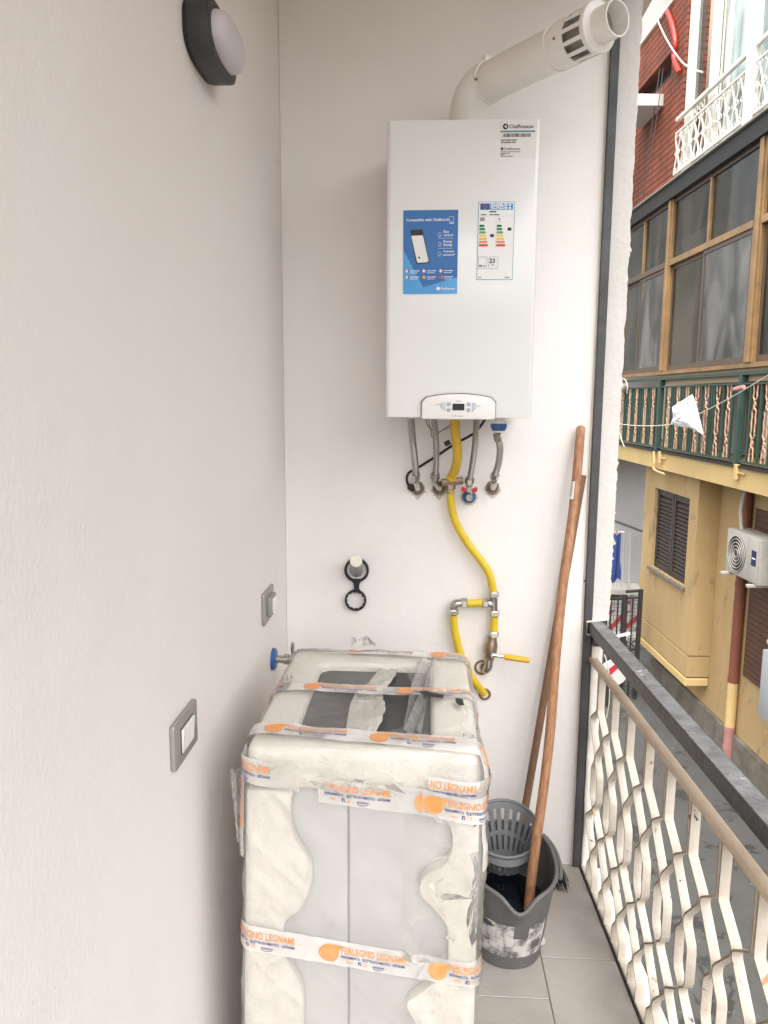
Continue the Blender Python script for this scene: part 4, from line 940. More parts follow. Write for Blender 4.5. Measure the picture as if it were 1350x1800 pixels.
# ------------------------------------------------------------------ mop bucket
bk = thing('mop_bucket', 'grey oval mop bucket with worn white label and wringer basket', 'bucket', (.27, 2.05, 0))
BCX = .272
def brow(u, v):
    a = u * 2 * math.pi; z = .0008 + v * .262
    rx = .098 + .026 * v; ry = .118 + .070 * v; cyy = 2.045 + .008 * v
    c, s_ = math.cos(a), math.sin(a)
    x = BCX - .010 * (1 - v) + rx * math.copysign(abs(c) ** .9, c); y = cyy + ry * math.copysign(abs(s_) ** .9, s_)
    sp2 = math.exp(-((a - 1.5 * math.pi) / .26) ** 2)
    if v > .6: z -= .040 * sp2 * ((v - .6) / .4) ** 1.5; y -= .012 * sp2 * ((v - .6) / .4)
    return Vector((x, y, z))
MB().grid(brow, 72, 24).build('bucket_wall', BUCKET, bk, solid=.0035, smooth=60)
MB().add([brow(k / 48, 0.02) for k in range(48)], [tuple(range(48))]).build('bucket_base', BUCKET, bk)
MB().tube([brow(k / 72, 1.0) for k in range(72)], .0062, 8, closed=True).build('rim', BUCKET, bk, smooth=60)
MB().add([brow(k / 48, .46).lerp(Vector((BCX, 2.05, brow(k / 48, .46).z)), .03) for k in range(48)], [tuple(range(48))]).build('water', WATER, bk)
# wringer basket: slotted cone standing at the back
WC = Vector((BCX - .010, 2.165, 0))
def bas(u, v):
    a = u * 2 * math.pi; r = .104 - .052 * (1 - v) ** .8; tilt = .045 * math.sin(a)
    return Vector((WC.x + r * 1.0 * math.cos(a), WC.y + r * .80 * math.sin(a) - .012 * (1 - v), .165 + .120 * v + tilt * v))
def bask(u, v):
    k = u * 22 % 1
    return not ((.52 < v < .88 and .3 < k < .7) or (.16 < v < .42 and .3 < k < .7))
MB().grid(bas, 22 * 10, 24, bask).build('wringer_basket', BUCKIN, bk, solid=.003, smooth=60)
MB().grid(lambda u, v: bas(u, 0).lerp(Vector((WC.x, WC.y - .012, .163)), v * .98), 40, 4, lambda u, v: (u * 12 % 1) < .7).build('basket_floor', BUCKIN, bk, solid=.003)
MB().tube([bas(k / 64, 1.0) for k in range(64)], .0055, 8, closed=True).build('basket_rim', BUCKIN, bk, smooth=60)
def bridge(u, v):
    a = math.pi + u * math.pi; p = bas(a / (2 * math.pi), 1.0); q = p + Vector((0, -.010 * math.sin(u * math.pi), -.022 - .002 * math.sin(u * math.pi))); return p.lerp(q, v)
MB().grid(bridge, 30, 3).build('basket_collar', BUCKIN, bk, solid=.003, smooth=60)
hp = [brow(u, 1.0) + Vector((.012, 0, -.004)) for u in (0.93, .97, 1.0, .03, .07, .11)]
MB().tube(smooth_path(hp), .0055, 8).build('carry_handle', BUCKET, bk, smooth=60)
# worn paper label wrapped on the front
WORN = mat('worn_label', (.155, .152, .15), .6, col2=(.66, .64, .62), nscale=26, namt=2.4, bump=.15, bscale=60, spots=((.60, .58, .56), 11, .60))
def lab(u, v):
    ang = (1.5 - .36 + .62 * u) / 2 ; p = brow(ang * 1.0, .18 + .44 * v); c = Vector((BCX, 2.05, p.z)); d = (p - c); d.z = 0; return p + d.normalized() * .0018
MB().grid(lab, 30, 20, lambda u, v: noise.noise((u * 4, v * 4, 2)) > -.42 and not (.55 < u < .72 and v > .62)).build('worn_label', WORN, bk, smooth=60)
MB().grid(lambda u, v: lab(.05 + .20 * u, .80 + .13 * v) + Vector((0, -.0012, 0)), 20, 6, lambda u, v: noise.noise((u * 9, v * 3, 8)) > .05).build('label_print', mat('faded_navy', (.05, .07, .12), .6), bk, smooth=0)

# ------------------------------------------------------------------ mop and broom leaning in the corner
mo = thing('mop', 'reddish wooden mop handle standing in the grey bucket', 'mop', (.33, 2.0, .03))
mt = atY(1021, 752, 2.405); mb_ = atY(932, 1592, 2.02); dd = (mb_ - mt).normalized(); me_ = mb_ + dd * .08
n = 24
pts = [mt.lerp(me_, k / n) + Vector((.004 * math.sin(k * .5), .003 * math.sin(k * .35), 0)) for k in range(n + 1)]
MB().tube([mt - dd * .006] + pts, [.008, .0138] + [.0143 + .0012 * noise.noise((k * .4, 0, 0)) for k in range(n)], 14).build('handle', WOOD, mo, smooth=60)
MB().lathe([(.02, 0), (.03, .03), (.05, .045), (.055, .055)], me_ - dd * .045, dd, 12, sx=1, sy=.8).build('mop_head', CARD, mo)
c = atY(1005, 865, 2.39); m = MB(); axm = dd
side = Vector((-.75, -.65, 0)).normalized(); tng = dd.cross(side).normalized()
cc = mt.lerp(me_, ((c - mt).dot(dd)) / (me_ - mt).length)
m.grid(lambda u, v: cc + axm * ((v - .5) * .055) + (side * math.cos((u - .5) * 1.3) + tng * math.sin((u - .5) * 1.3)) * .0137, 8, 4); m.build('price_sticker', LABG, mo)
tx = MB(); 
for k in range(9):
    h = -.024 + k * .005; tx.grid(lambda u, v, h=h: cc + axm * (h + .0022 * v) + (side * math.cos((u - .5) * .8) + tng * math.sin((u - .5) * .8)) * .0142, 4, 1)
tx.build('bar_code', PRG, mo)
br_ = thing('broom', 'weathered wooden broom with black bristles behind the bucket', 'broom', (.30, 2.3, 0))
bt = atY(1024, 835, 2.422); bb = atY(922, 1428, 2.36); d3 = (bb - bt).normalized(); bend = bb + d3 * ((bb.z - .10) / -d3.z)
MB().tube([bt.lerp(bend, k / 14) for k in range(15)], .0128, 12).build('handle', WOOD2, br_, smooth=60)
hx, hy = bend.x, bend.y
MB().prism([(-.13, 0), (.085, 0), (.078, .035), (.03, .045), (-.03, .045), (-.12, .035)], ((hx + .05, hy - .02, .075), (1, -.3, 0), (0, 0, 1), (0, 1, 0)), -.02, .02).build('broom_block', BLACKP, br_, bevel=.004)
m = MB(); rb2 = random.Random(5)
for k in range(420):
    a = rb2.uniform(-.125, .082); w = rb2.uniform(-.017, .017); p = Vector((hx + .05 + a, hy - .02 - a * .3 + w, .078)); q = p + Vector((a * .35 + rb2.uniform(-.01, .01), w * 1.0 + rb2.uniform(-.008, .008), -.0775)); 
    m.tube([p, p.lerp(q, .6) + Vector((rb2.uniform(-.003, .003), 0, 0)), q], [.0012, .0011, .0006], 4, caps=False)
o = m.build('bristles', BRISTLE, br_); o['kind'] = 'stuff'
# ------------------------------------------------------------------ alley ground
gd = MB().grid(lambda u, v: Vector((-60 + 120 * u, -60 + 120 * v, GROUND)), 24, 24).build('alley_ground', ASPH, smooth=0)
tag(gd, kind='structure')

# ------------------------------------------------------------------ house across the alley
_r = ray(672, 702); OD = Vector((_r.x, _r.y, 0)).normalized(); ON = Vector((OD.y, -OD.x, 0))
TO = Matrix((OD, ON, Vector((0, 0, 1)))).transposed().to_4x4()        # (s along the facade, n away from us, z)
def op(px, py, n):
    p = hit(px, py, ON, n); return p.dot(OD), p.z
def W3(s, n, z): return TO @ Vector((s, n, z))
NF, NB, NM = 4.0, 4.15, 4.45                                          # balcony front, bay front, main wall
S0, S1, SR = 1.2, 15.2, 5.0
hs = thing('yellow_house', 'old yellow and brick house with glazed balcony across the alley', 'house', W3(9, 4.6, GROUND))
zfloor = 1.585 + (.76 - 1.585) * NF / 4.6; zfas = 1.585 + (.45 - 1.585) * NF / 4.6; zup = 1.585 + (4.985 - 1.585) * NF / 4.6
zrail = op(1340, 652, NF)[1]; ztr = op(1340, 385, NF)[1]
sc = op(1217, 1040, NB)[0]; sfar = op(1134, 860, NB)[0]
zpl = -2.55
def hb(name, m, a, bevel=0.0, par=None): return MB(TO).box(*a).build(name, m, par or hs, bevel=bevel, smooth=0)
# lower storey: main wall, plinth, bay on a corbel
hb('main_wall', YEL, (S0, sfar + .02, NM, NM + .35, zpl, zfas - .002))
hb('plinth', STONE, (S0, sc + .6, NM - .05, NM + .35, GROUND, zpl - .001), .01)
hb('plinth', STONE, (sc + .602, sfar + .02, NM - .051, NM + .35, GROUND, zpl - .002), .01)
zbb = op(1213, 1213, NB)[1]; zg1 = op(1216, 1158, NB)[1]; zg2 = op(1214, 1199, NB)[1]
shs = [op(1152, 857, NB)[0], op(1213, 875, NB)[0]]; shz = (op(1204, 1035, NB)[1] + .02, op(1180, 866, NB)[1])
sa, sb = min(shs), max(shs)
# bay wall built round the window opening
for a in ((sc, sa, zg1, zfas - .003), (sb, sfar, zg1, zfas - .003), (sa, sb, zg1, shz[0]), (sa, sb, shz[1], zfas - .003)):
    hb('bay_wall', YEL, (a[0], a[1], NB, NM - .001, a[2], a[3]))
hb('bay_band', YEL, (sc - .004, sfar, NB - .012, NM - .001, zg2 + .018, zg1 - .018)); hb('bay_foot', YELD, (sc - .010, sfar, NB - .022, NM - .001, zbb, zg2 - .004), .012)
hb('bay_joint', STONE, (sc + .02, sfar, NB + .02, NM - .001, zg1 - .019, zg1 + .001)); hb('bay_joint', STONE, (sc + .02, sfar, NB + .02, NM - .001, zg2 - .005, zg2 + .019))
sh = hb('window_shutter', SHUT, (sa + .01, sb - .01, NB + .10, NB + .13, shz[0], shz[1]))
hb('window_sill', STONE, (sa - .04, sb + .04, NB - .05, NB + .04, shz[0] - .045, shz[0] - .001), .004)
mid = (sa + sb) / 2
for l0, l1 in ((sa + .015, mid - .008), (mid + .008, sb - .015)):
    for fr_ in ((l0, l0 + .06, shz[0] + .01, shz[1] - .01), (l1 - .06, l1, shz[0] + .01, shz[1] - .01)): MB(TO).box(fr_[0], fr_[1], NB + .045, NB + .0985, fr_[2], fr_[3]).build('shutter_stile', SHUT, sh, smooth=0)
    for z0_ in (shz[0] + .01, shz[1] - .10): MB(TO).box(l0 + .0605, l1 - .0605, NB + .05, NB + .098, z0_, z0_ + .09).build('shutter_rail', SHUT, sh, smooth=0)
    nl = 17
    for k in range(nl):
        z_ = shz[0] + .115 + k * (shz[1] - shz[0] - .24) / nl
        MB(TO).add([(l0 + .06, NB + .052, z_), (l1 - .06, NB + .052, z_), (l1 - .06, NB + .095, z_ + .045), (l0 + .06, NB + .095, z_ + .045), (l0 + .06, NB + .052, z_ + .008), (l1 - .06, NB + .052, z_ + .008), (l1 - .06, NB + .095, z_ + .053), (l0 + .06, NB + .095, z_ + .053)],
                   [(0, 1, 2, 3), (4, 5, 6, 7), (0, 1, 5, 4), (1, 2, 6, 5), (2, 3, 7, 6), (3, 0, 4, 7)]).build('slat', SHUT, sh, smooth=0)
# roller door
sr0, sr1 = 6.6, op(1314, 1100, NM)[0]; zr0, zr1 = op(1338, 1210, NM)[1], op(1320, 905, NM)[1]
ro = hb('roller_door', ROLL_, (sr0, sr1, NM - .012, NM - .001, zr0, zr1 + .1))
for k in range(30):
    z_ = zr0 + k * (zr1 + .1 - zr0) / 30; MB(TO).box(sr0 + .02, sr1 - .02, NM - .022, NM - .0125, z_ + .004, z_ + (zr1 + .1 - zr0) / 30 - .004).build('slat', ROLL_, ro, smooth=0)
# drain pipe
sdp = op(1296, 1100, NM - .07)[0]
zy1, zy2 = op(1290, 1196, NM - .07)[1], op(1288, 1286, NM - .07)[1]
dp = thing('drain_pipe', 'round drain pipe painted brown above, cream and pink below', 'pipe', W3(sdp, NM - .07, GROUND))
for z0_, z1_, m_, nm in ((zy1, zfas - .004, RUSTP, 'brown_length'), (zy2, zy1, YELD, 'cream_length'), (GROUND + .001, zy2, PINKP, 'pink_length')):
    MB(TO).lathe([(.062, z0_ + .001), (.062, z1_)], (sdp, NM - .066, 0), (0, 0, 1), 18).build(nm, m_, dp)
for z0_, m_ in ((zy1, RUSTP), (zy2, PINKP), (zy2 - .25, PINKP), ((zy1 + zfas) / 2, RUSTP), ((zy1 + zfas) / 2 + .8, RUSTP)):
    MB(TO).lathe([(.067, z0_ - .03), (.067, z0_ + .03)], (sdp, NM - .067, 0), (0, 0, 1), 18).build('pipe_socket', m_, dp)
# air conditioner
na = 4.10; s_a, s_b = op(1336, 980, na)[0], op(1277, 962, na)[0]; za1, za0 = op(1278, 927, na)[1], op(1277, 1003, na)[1]
ac = thing('air_conditioner', 'dirty white outdoor air conditioner on wall brackets across the alley', 'air conditioner', W3(s_a, na + .15, za0))
MB(TO).box(s_a, s_b, na, na + .28, za0, za1).build('casing', ACW, ac, bevel=.012)
fc = ((s_b + s_b - .52) / 2 - .01, (za0 + za1) / 2); fr_ = (W3(fc[0], na, fc[1]), OD, Vector((0, 0, 1)), -ON)
MB().prism(circ(.205, 28), fr_, .001, .006).build('fan_opening', BLACKP, ac)
for rr in (.05, .09, .13, .17, .205):
    MB().tube([fr_[0] + OD * rr * math.cos(2 * math.pi * k / 24) - ON * .012 + Vector((0, 0, rr * math.sin(2 * math.pi * k / 24))) for k in range(24)], .006, 5, closed=True).build('fan_guard', ACW, ac)
for k in range(3):
    a = 2.1 * k + .4; MB().prism([(0, 0), (.10 * math.cos(a - .3), .10 * math.sin(a - .3)), (.17 * math.cos(a), .17 * math.sin(a)), (.15 * math.cos(a + .5), .15 * math.sin(a + .5))], fr_, .0065, .009).build('fan_blade', GRILL, ac)
MB(TO).box(s_a + .02, s_b - .54, na - .010, na - .001, za0 + .02, za1 - .02).build('front_panel', ACW, ac, bevel=.004)
MB(TO).box(s_a + .06, s_a + .165, na - .013, na - .0105, za0 + .20, za0 + .37).build('maker_badge', mat('badge_navy', (.012, .016, .06), .4), ac)
MB(TO).box(s_a + .075, s_a + .15, na - .0145, na - .0135, za0 + .275, za0 + .29).build('badge_line', PRW, ac)
for q in (s_a + .06, s_b - .10): MB(TO).box(q, q + .05, na - .08, NM, za0 - .035, za0 - .001).build('bracket', ACW, ac, bevel=.004)
MB().tube(smooth_path([W3(s_b + .05, na + .2, za1 + .45), W3(s_b + .02, na + .15, za1 + .25), W3(s_b - .06, na + .12, za1 + .10), W3(s_b - .10, na + .12, za1 - .01)]), .022, 8).build('insulated_pipe', ACW, ac)
# meter cabinet
nm_ = 4.22; s_m = op(1336, 1200, nm_)[0]; zm1, zm0 = op(1340, 1140, nm_)[1], op(1338, 1262, nm_)[1]
mc = thing('meter_cabinet', 'grey meter cabinet on the wall across the alley', 'cabinet', W3(s_m - .2, nm_ + .1, zm0))
MB(TO).box(s_m - .5, s_m, nm_, NM - .001, zm0, zm1).build('cabinet_body', CABG, mc, bevel=.008)
MB(TO).box(s_m - .47, s_m - .03, nm_ - .006, nm_ - .001, zm0 + .03, zm1 - .03).build('cabinet_door', CABG, mc, bevel=.003)
MB(TO).lathe([(.05, -.3), (.05, 0), (.04, .01)], (s_m + .03, nm_ + .10, zm1 + .07), (1, 0, 0), 14).build('vent_pipe', ACW, mc)

# middle balcony
hb('balcony_slab', YELD, (S0, S1, NF, NM + 1.0, zfas, zfloor - .03)); hb('slab_edge', DARK, (S0, S1, NF - .03, NF + .12, zfloor - .029, zfloor))
hb('inner_wall', mat('inner_wall', (.52, .42, .31), .9), (S0, S1, NF + 1.15, NF + 1.35, zfloor, zup))
gr = hb('balcony_rail', GREEN, (S0, op(1086, 690, NF)[0] + .6, NF - .02, NF + .03, zrail - .03, zrail + .01))
MB(TO).box(S0, op(1086, 690, NF)[0] + .6, NF - .012, NF + .02, zrail - .135, zrail - .115).build('upper_bar', GREEN, gr, smooth=0)
MB(TO).box(S0, op(1086, 690, NF)[0] + .6, NF - .014, NF + .022, zfloor + .03, zfloor + .055).build('lower_bar', GREEN, gr, smooth=0)
def orn(s_):
    m = MB(TO); z0_, z1_ = zfloor + .055, zrail - .136; h = z1_ - z0_
    for sg in (-1, 1):
        pts = []
        for k in range(33):
            t = k / 32; tw = 0
            for c in (.24, .74):
                d = (t - c) / .075
                if abs(d) < 1: tw = math.sin(d * math.pi)
            base = .020 + .006 * math.sin(t * 40)
            pts.append((s_ + sg * (base * (1 - abs(tw)) + .020 * (1 if abs(tw) < .05 else math.cos(math.asin(max(-1, min(1, tw))) * 2) * .3)), NF + .004 + .008 * tw * sg, z0_ + h * t))
        m.tube(pts, .0085, 5)
    for c in (.20, .28, .70, .78):
        m.tube([(s_ - .03, NF + .004, z0_ + h * c - .03), (s_ + .03, NF + .004, z0_ + h * c + .03)], .007, 4); m.tube([(s_ + .03, NF + .004, z0_ + h * c - .03), (s_ - .03, NF + .004, z0_ + h * c + .03)], .007, 4)
    return m
opx = [1093, 1105, 1117, 1132, 1146, 1173, 1189, 1205, 1222, 1239, 1259, 1278, 1324, 1346]
oss = [op(x, 740, NF)[0] for x in opx]
ss = oss + [oss[-1] - .19 * k for k in range(1, 14)]
first = None
for k, s_ in enumerate(ss):
    o = orn(s_).build('ornamental_bar', TERRA, gr)
gss = []
for i in range(len(ss) - 1):
    gap = ss[i] - ss[i + 1]
    gss += [(ss[i] + ss[i + 1]) / 2] if gap < .30 else [ss[i] - .10, ss[i] - gap / 2, ss[i + 1] + .10]
for s_ in gss: MB(TO).box(s_ - .011, s_ + .011, NF - .008, NF + .018, zfloor + .056, zrail - .136).build('upright', GREEN, gr, smooth=0)
for px in (1158, 1300): s_ = op(px, 740, NF)[0]; MB(TO).box(s_ - .035, s_ + .035, NF - .03, NF + .04, zfloor + .001, zrail - .031).build('rail_post', GREEN, gr, smooth=0)
for px, py in ((1160, 805), (1294, 831)):
    s_, z_ = op(px, py, NF - .03); t = hb('line_bracket', YELD, (s_ - .03, s_ + .03, NF - .05, NF - .001, z_ - .075, z_ + .095), .004)
    MB(TO).box(s_ - .17, s_ - .031, NF - .035, NF - .015, z_ - .005, z_ + .012).build('bracket_arm', YELD, t)
MB(TO).tube(smooth_path([(op(1150, 790, NF - .03)[0], NF - .03, zfloor - .03), (op(1152, 815, NF - .03)[0], NF - .05, zfas + .10), (op(1152, 828, NF - .03)[0], NF - .05, zfas - .01), (op(1165, 836, NF - .03)[0] - .1, NF - .05, zfas - .04)]), .016, 6).build('drip_pipe', YELD, hs)

# glazed veranda over the balcony rail
zs = zrail + .10; zt = zup - .22; NG = NF + .03
vg = hb('veranda_sill', ALU, (S0, op(1103, 660, NG)[0] + .25, NG - .03, NG + .06, zs - .05, zs))
hb('veranda_apron', mat('apron_beige', (.44, .33, .21), .7), (S0, op(1155, 660, NG)[0], NG + .02, NG + .05, zrail - .10, zs - .051))
P1 = op(1182, 400, NG)[0]; P2 = op(1338, 400, NG)[0]; PL = op(1106, 470, NG)[0] + .25; P3 = P2 - (P1 - P2); P4 = P3 - (P1 - P2)
posts = [PL, P1, P2, P3, P4]
for i, s_ in enumerate(posts):
    w = .085 if i else .04; MB(TO).box(s_ - w / 2, s_ + w / 2, NG - .06, NG + .05, zs + .001, zt).build('veranda_post', ALU, vg, bevel=.006, smooth=0)
    if i: MB(TO).box(s_ + w / 2 + .004, s_ + w / 2 + .05, NG - .045, NG + .03, zs + .001, ztr).build('slide_jamb', ALU, vg, bevel=.004, smooth=0); MB(TO).box(s_ - w / 2 - .05, s_ - w / 2 - .004, NG - .04, NG + .03, zs + .001, zt).build('slide_jamb', ALU, vg, bevel=.004, smooth=0)
for i in range(4):
    a, b = posts[i + 1] + .10, posts[i] - (.095 if i else .03)
    MB(TO).box(a, b, NG - .05, NG + .04, ztr - .05, ztr + .03).build('transom', ALU if i else ALUD, vg, bevel=.005, smooth=0)
    MB(TO).box(a, b, NG - .02, NG + .03, zt - .05, zt).build('head_frame', ALUD, vg, smooth=0)
    c = a + (b - a) * .5
    MB(TO).box(c - .022, c + .022, NG - .035, NG + .03, ztr + .031, zt - .051).build('mullion', ALU, vg, bevel=.004, smooth=0)
    for q0, q1 in ((a, c - .023), (c + .023, b)):
        MB(TO).box(q0, q1, NG, NG + .006, ztr + .031, zt - .051).build('pane', GLASS, vg, smooth=0)
    c = a + (b - a) * .53
    for j, (q0, q1) in enumerate(((a, c + .03), (c - .03, b))):
        nn = NG - .03 + .035 * j
        for fr_ in ((q0, q0 + .045, zs + .002, ztr - .052), (q1 - .045, q1, zs + .002, ztr - .052), (q0 + .0455, q1 - .0455, zs + .002, zs + .075), (q0 + .0455, q1 - .0455, ztr - .10, ztr - .052)):
            MB(TO).box(fr_[0], fr_[1], nn, nn + .025, fr_[2], fr_[3]).build('sash_frame', ALUD, vg, smooth=0)
        MB(TO).box(q0 + .045, q1 - .045, nn + .010, nn + .015, zs + .076, ztr - .101).build('pane', GLASSD if j == 0 else GLASS, vg, smooth=0)
        if j == 0: MB(TO).grid(lambda u, v: Vector((q0 + .06 + (q1 - q0 - .12) * u, NG + .14 + .02 * math.sin(u * 60), zs + .05 + (ztr - zs - .1) * v)), 60, 2).build('curtain', CURT, vg)

for k, (a_, w_, h_, m_) in enumerate(((P1 - .5, .55, 1.3, CURT), (P1 - 1.55, .35, 1.9, WFRAME), (P2 - .4, .7, 1.1, SHUT), (P1 + .55, .5, 1.2, GREYW), (P2 - 1.4, .5, 1.7, CURT))):
    hb('cupboard', m_, (a_ - w_, a_, NF + .75, NF + 1.14, zfloor + .001, zfloor + .9 + h_))
# upper floor: slab, brick cladding, white railing and windows
hb('upper_slab', DARK, (S0, S1, NF - .06, NF + 1.35, zt + .001, zup - .02)); hb('slab_nosing', mat('stone_nosing', (.30, .28, .25), .8), (S0, S1, NF - .10, NF + 1.0, zup - .019, zup))
sb_ = op(1198, 200, NF)[0]; ztop = op(1172, 20, NF)[1]
bwl = hb('brick_wall', BRICKM, (sb_ + .48, S1, NF, NF + .3, zup + .001, op(1150, 165, NF)[1])); hb('brick_wall', BRICKM, (sb_, sb_ + .479, NF, NF + .3, zup + .001, ztop + 2.5))
znb = op(1150, 165, NF)[1]; zn1 = op(1150, 127, NF)[1]
hb('brick_wall', BRICKM, (sb_ + .48, S1, NF, NF + .3, zn1, ztop)); hb('recess_shadow', DARK, (sb_ + .48, S1, NF + .18, NF + .29, znb + .001, zn1 - .001))  # near-black backing paints the shadow of an overhang into the recess
hb('parapet_cap', WFRAME, (sb_ + .479, S1, NF - .03, NF + .32, ztop + .001, ztop + .05))
hb('upper_wall', mat('pale_render', (.62, .55, .40), .9), (sb_ + .6, S1 + 3, NF + 1.0, NF + 1.4, zup, ztop + 2.6)); hb('upper_wall', GREYW, (S0, sb_ - .01, NF + 1.2, NF + 1.35, zup, ztop + 2.6))
s_, z_ = op(1142, 196, NF - .25)
s_ = op(1166, 194, NF)[0]; z_ = op(1150, 194, NF)[1]
hb('concrete_ledge', mat('concrete', (.52, .50, .46), .9, bump=.2), (s_, s_ + .9, NF - .75, NF - .001, z_ - .075, z_ + .085), .006)
# white window screen set on the upper balcony edge
zw1 = ztop + 2.3
for px0, px1, nm in ((1200, 1214, 'white_post'), (1239, 1254, 'white_post'), (1318, 1336, 'white_post'), (1268, 1273, 'white_bar')):
    a, b = sorted((op(px0, 80, NF - .05)[0], op(px1, 80, NF - .05)[0])); nn = NF - .09 if nm == 'white_post' and px0 > 1300 or px0 < 1200 else NF + .02
    hb(nm, WFRAME, (a + .02, b - .02, nn, nn + .07, zup + .001, zw1), .006)
pz0 = zup + .60
for px0, px1, m_ in ((1217, 1238, GLASS), (1255, 1267, GLASS), (1274, 1317, GLASSL), (1337, 1352, GLASSL)):
    a, b = sorted((op(px0, 80, NF + .04)[0], op(px1, 80, NF + .04)[0])); hb('upper_pane', m_, (a, b, NF + .05, NF + .056, zup + .03, zw1))
hb('upper_pane', GLASSL, (S0, op(1353, 80, NF + .04)[0], NF + .05, NF + .056, zup + .03, zw1))
sl = op(1353, 80, NF)[0]
zur = op(1202, 204, NF - .06)[1]
ur = hb('upper_railing', WFRAME, (S0, sb_ - .02, NF - .085, NF - .035, zur, zur + .05), .008)
MB(TO).box(S0, sb_ - .02, NF - .075, NF - .045, zur - .16, zur - .135).build('rail_bar', WFRAME, ur, smooth=0)
MB(TO).box(S0, sb_ - .02, NF - .075, NF - .045, zup + .05, zup + .075).build('rail_bar', WFRAME, ur, smooth=0)
zb0, zb1 = zup + .075, zur - .16; s_ = sb_ - .10; k = 0
while s_ > SR:
    w = .105; zm_ = (zb0 + zb1) / 2
    for sg in (-1, 1):
        pts = [(s_ - sg * w * .95, NF - .06, zb0), (s_ - sg * w * .55, NF - .06, zb0 + (zm_ - zb0) * .5), (s_, NF - .06 + .006 * sg, zm_), (s_ - sg * w * .55, NF - .06, zm_ + (zb1 - zm_) * .5), (s_ - sg * w * .95, NF - .06, zb1)]
        MB(TO).tube(smooth_path(pts, 4), .011, 5).build('lattice_bar', WFRAME, ur)
    for dz in (zb0 + .03, zm_, zb1 - .03):
        for sg in (-1, 1):
            c = (s_ + sg * (.045 if dz == zm_ else .06), dz)
            MB(TO).tube([(c[0] + .026 * math.cos(2 * math.pi * q / 10), NF - .062, c[1] + .026 * math.sin(2 * math.pi * q / 10)) for q in range(10)], .008, 5, closed=True).build('scroll', WFRAME, ur)
    s_ -= .21
for k in range(8):
    s_ = sb_ - .15 - k * .105
    MB(TO).tube([(s_ + .03 * math.cos(2 * math.pi * q / 10), NF - .06, zur - .067 + .045 * math.sin(2 * math.pi * q / 10)) for q in range(10)], .007, 5, closed=True).build('scroll', WFRAME, ur) if k > 3 else None
# red tube and cables on the brick
t = MB(TO); t.tube(smooth_path([(op(x, y, NF - .04)[0], NF - .04, op(x, y, NF - .04)[1]) for x, y in ((1173, 20), (1182, 45), (1187, 75), (1184, 100), (1194, 127))]), .032, 8); t.build('red_tube', REDT, hs)
t = MB(TO); t.tube(smooth_path([(op(x, y, NF - .12)[0], NF - .12, op(x, y, NF - .12)[1]) for x, y in ((1140, 2), (1148, 15), (1160, 45), (1175, 75), (1197, 107), (1215, 120), (1235, 127))]), .011, 6); t.build('white_cable', CABLE, hs)
for o_ in (0, 6):
    t = MB(TO); t.tube(smooth_path([(op(x + o_, y, NF - .10)[0], NF - .10, op(x + o_, y, NF - .10)[1]) for x, y in ((1160, 120), (1152, 180), (1140, 260), (1122, 350))]), .006, 5); t.build('thin_cable', GRILL, hs)

# ------------------------------------------------------------------ clothes line, bag, peg, lamp on the balcony across
NLn = NF - .22
cl_ = thing('clothes_line', 'slack clothes line strung along the balcony across the alley', 'clothes line', W3(10, NLn, zrail - .3))
def lp_(x, y, n=NLn): s_, z_ = op(x, y, n); return W3(s_, n, z_)
MB().tube(smooth_path([lp_(1070, 738), lp_(1085, 744), lp_(1115, 748), lp_(1160, 748), lp_(1195, 742), lp_(1228, 728), lp_(1260, 712), lp_(1300, 690), lp_(1350, 660), lp_(1400, 632)]), .006, 5).build('line_cord', CABLE, cl_)
MB().tube(smooth_path([lp_(1085, 742), lp_(1090, 765), lp_(1096, 782), lp_(1098, 785)]), .007, 5).build('hanging_cord', CABLE, cl_)
bg_ = thing('plastic_bag', 'crumpled white plastic bag pegged to the clothes line', 'bag', lp_(1210, 760))
B = [(1217, 693), (1222, 705), (1228, 728), (1233, 748), (1236, 764), (1226, 758), (1212, 752), (1196, 750), (1179, 745), (1183, 733), (1181, 716), (1196, 706)]
cen = lp_(1208, 732); vs = [cen - ON * .08] + [lp_(*p) for p in B] + [cen + ON * .07]; n = len(B)
m = MB()
def bagp(u, v, sd):
    i = u * n; a = int(i) % n; f = i - int(i); e = lp_(*B[a]).lerp(lp_(*B[(a + 1) % n]), f); p = cen.lerp(e, v)
    return p + ON * (sd * .07 * (1 - v ** 2) + .035 * noise.noise((u * 14, v * 6, sd)) * (1 - v * v) + .02 * math.sin(u * 40 + v * 6) * v * (1 - v))
for sd_ in (-1, 1): m.grid(lambda u, v, sd_=sd_: bagp(u, v, sd_), 96, 16)
m.build('bag_skin', BAGW, bg_, smooth=60)
pg = MB(); pg.tube([lp_(1291, 684), lp_(1308, 680)], .022, 6); o = pg.build('clothes_peg', mat('peg_pink', (.62, .24, .24), .5)); tag(o, 'pink clothes peg on the slack clothes line', 'clothes peg')
dl = thing('round_lamp', 'small round grey outdoor lamp beside the green railing end', 'lamp', lp_(1090, 690, NF - .05))
MB().lathe([(.02, -.09), (.09, -.07), (.11, 0), (.09, .05), (.03, .06)], lp_(1092, 680, NF - .10), (0, 0, 1), 16).build('lamp_bowl', ACW, dl, smooth=60)
MB().tube(smooth_path([lp_(1088, 665, NF - .1), lp_(1098, 667, NF - .1), lp_(1103, 678, NF - .1), lp_(1102, 692, NF - .1)]), .012, 6).build('lamp_arm', ACW, dl)

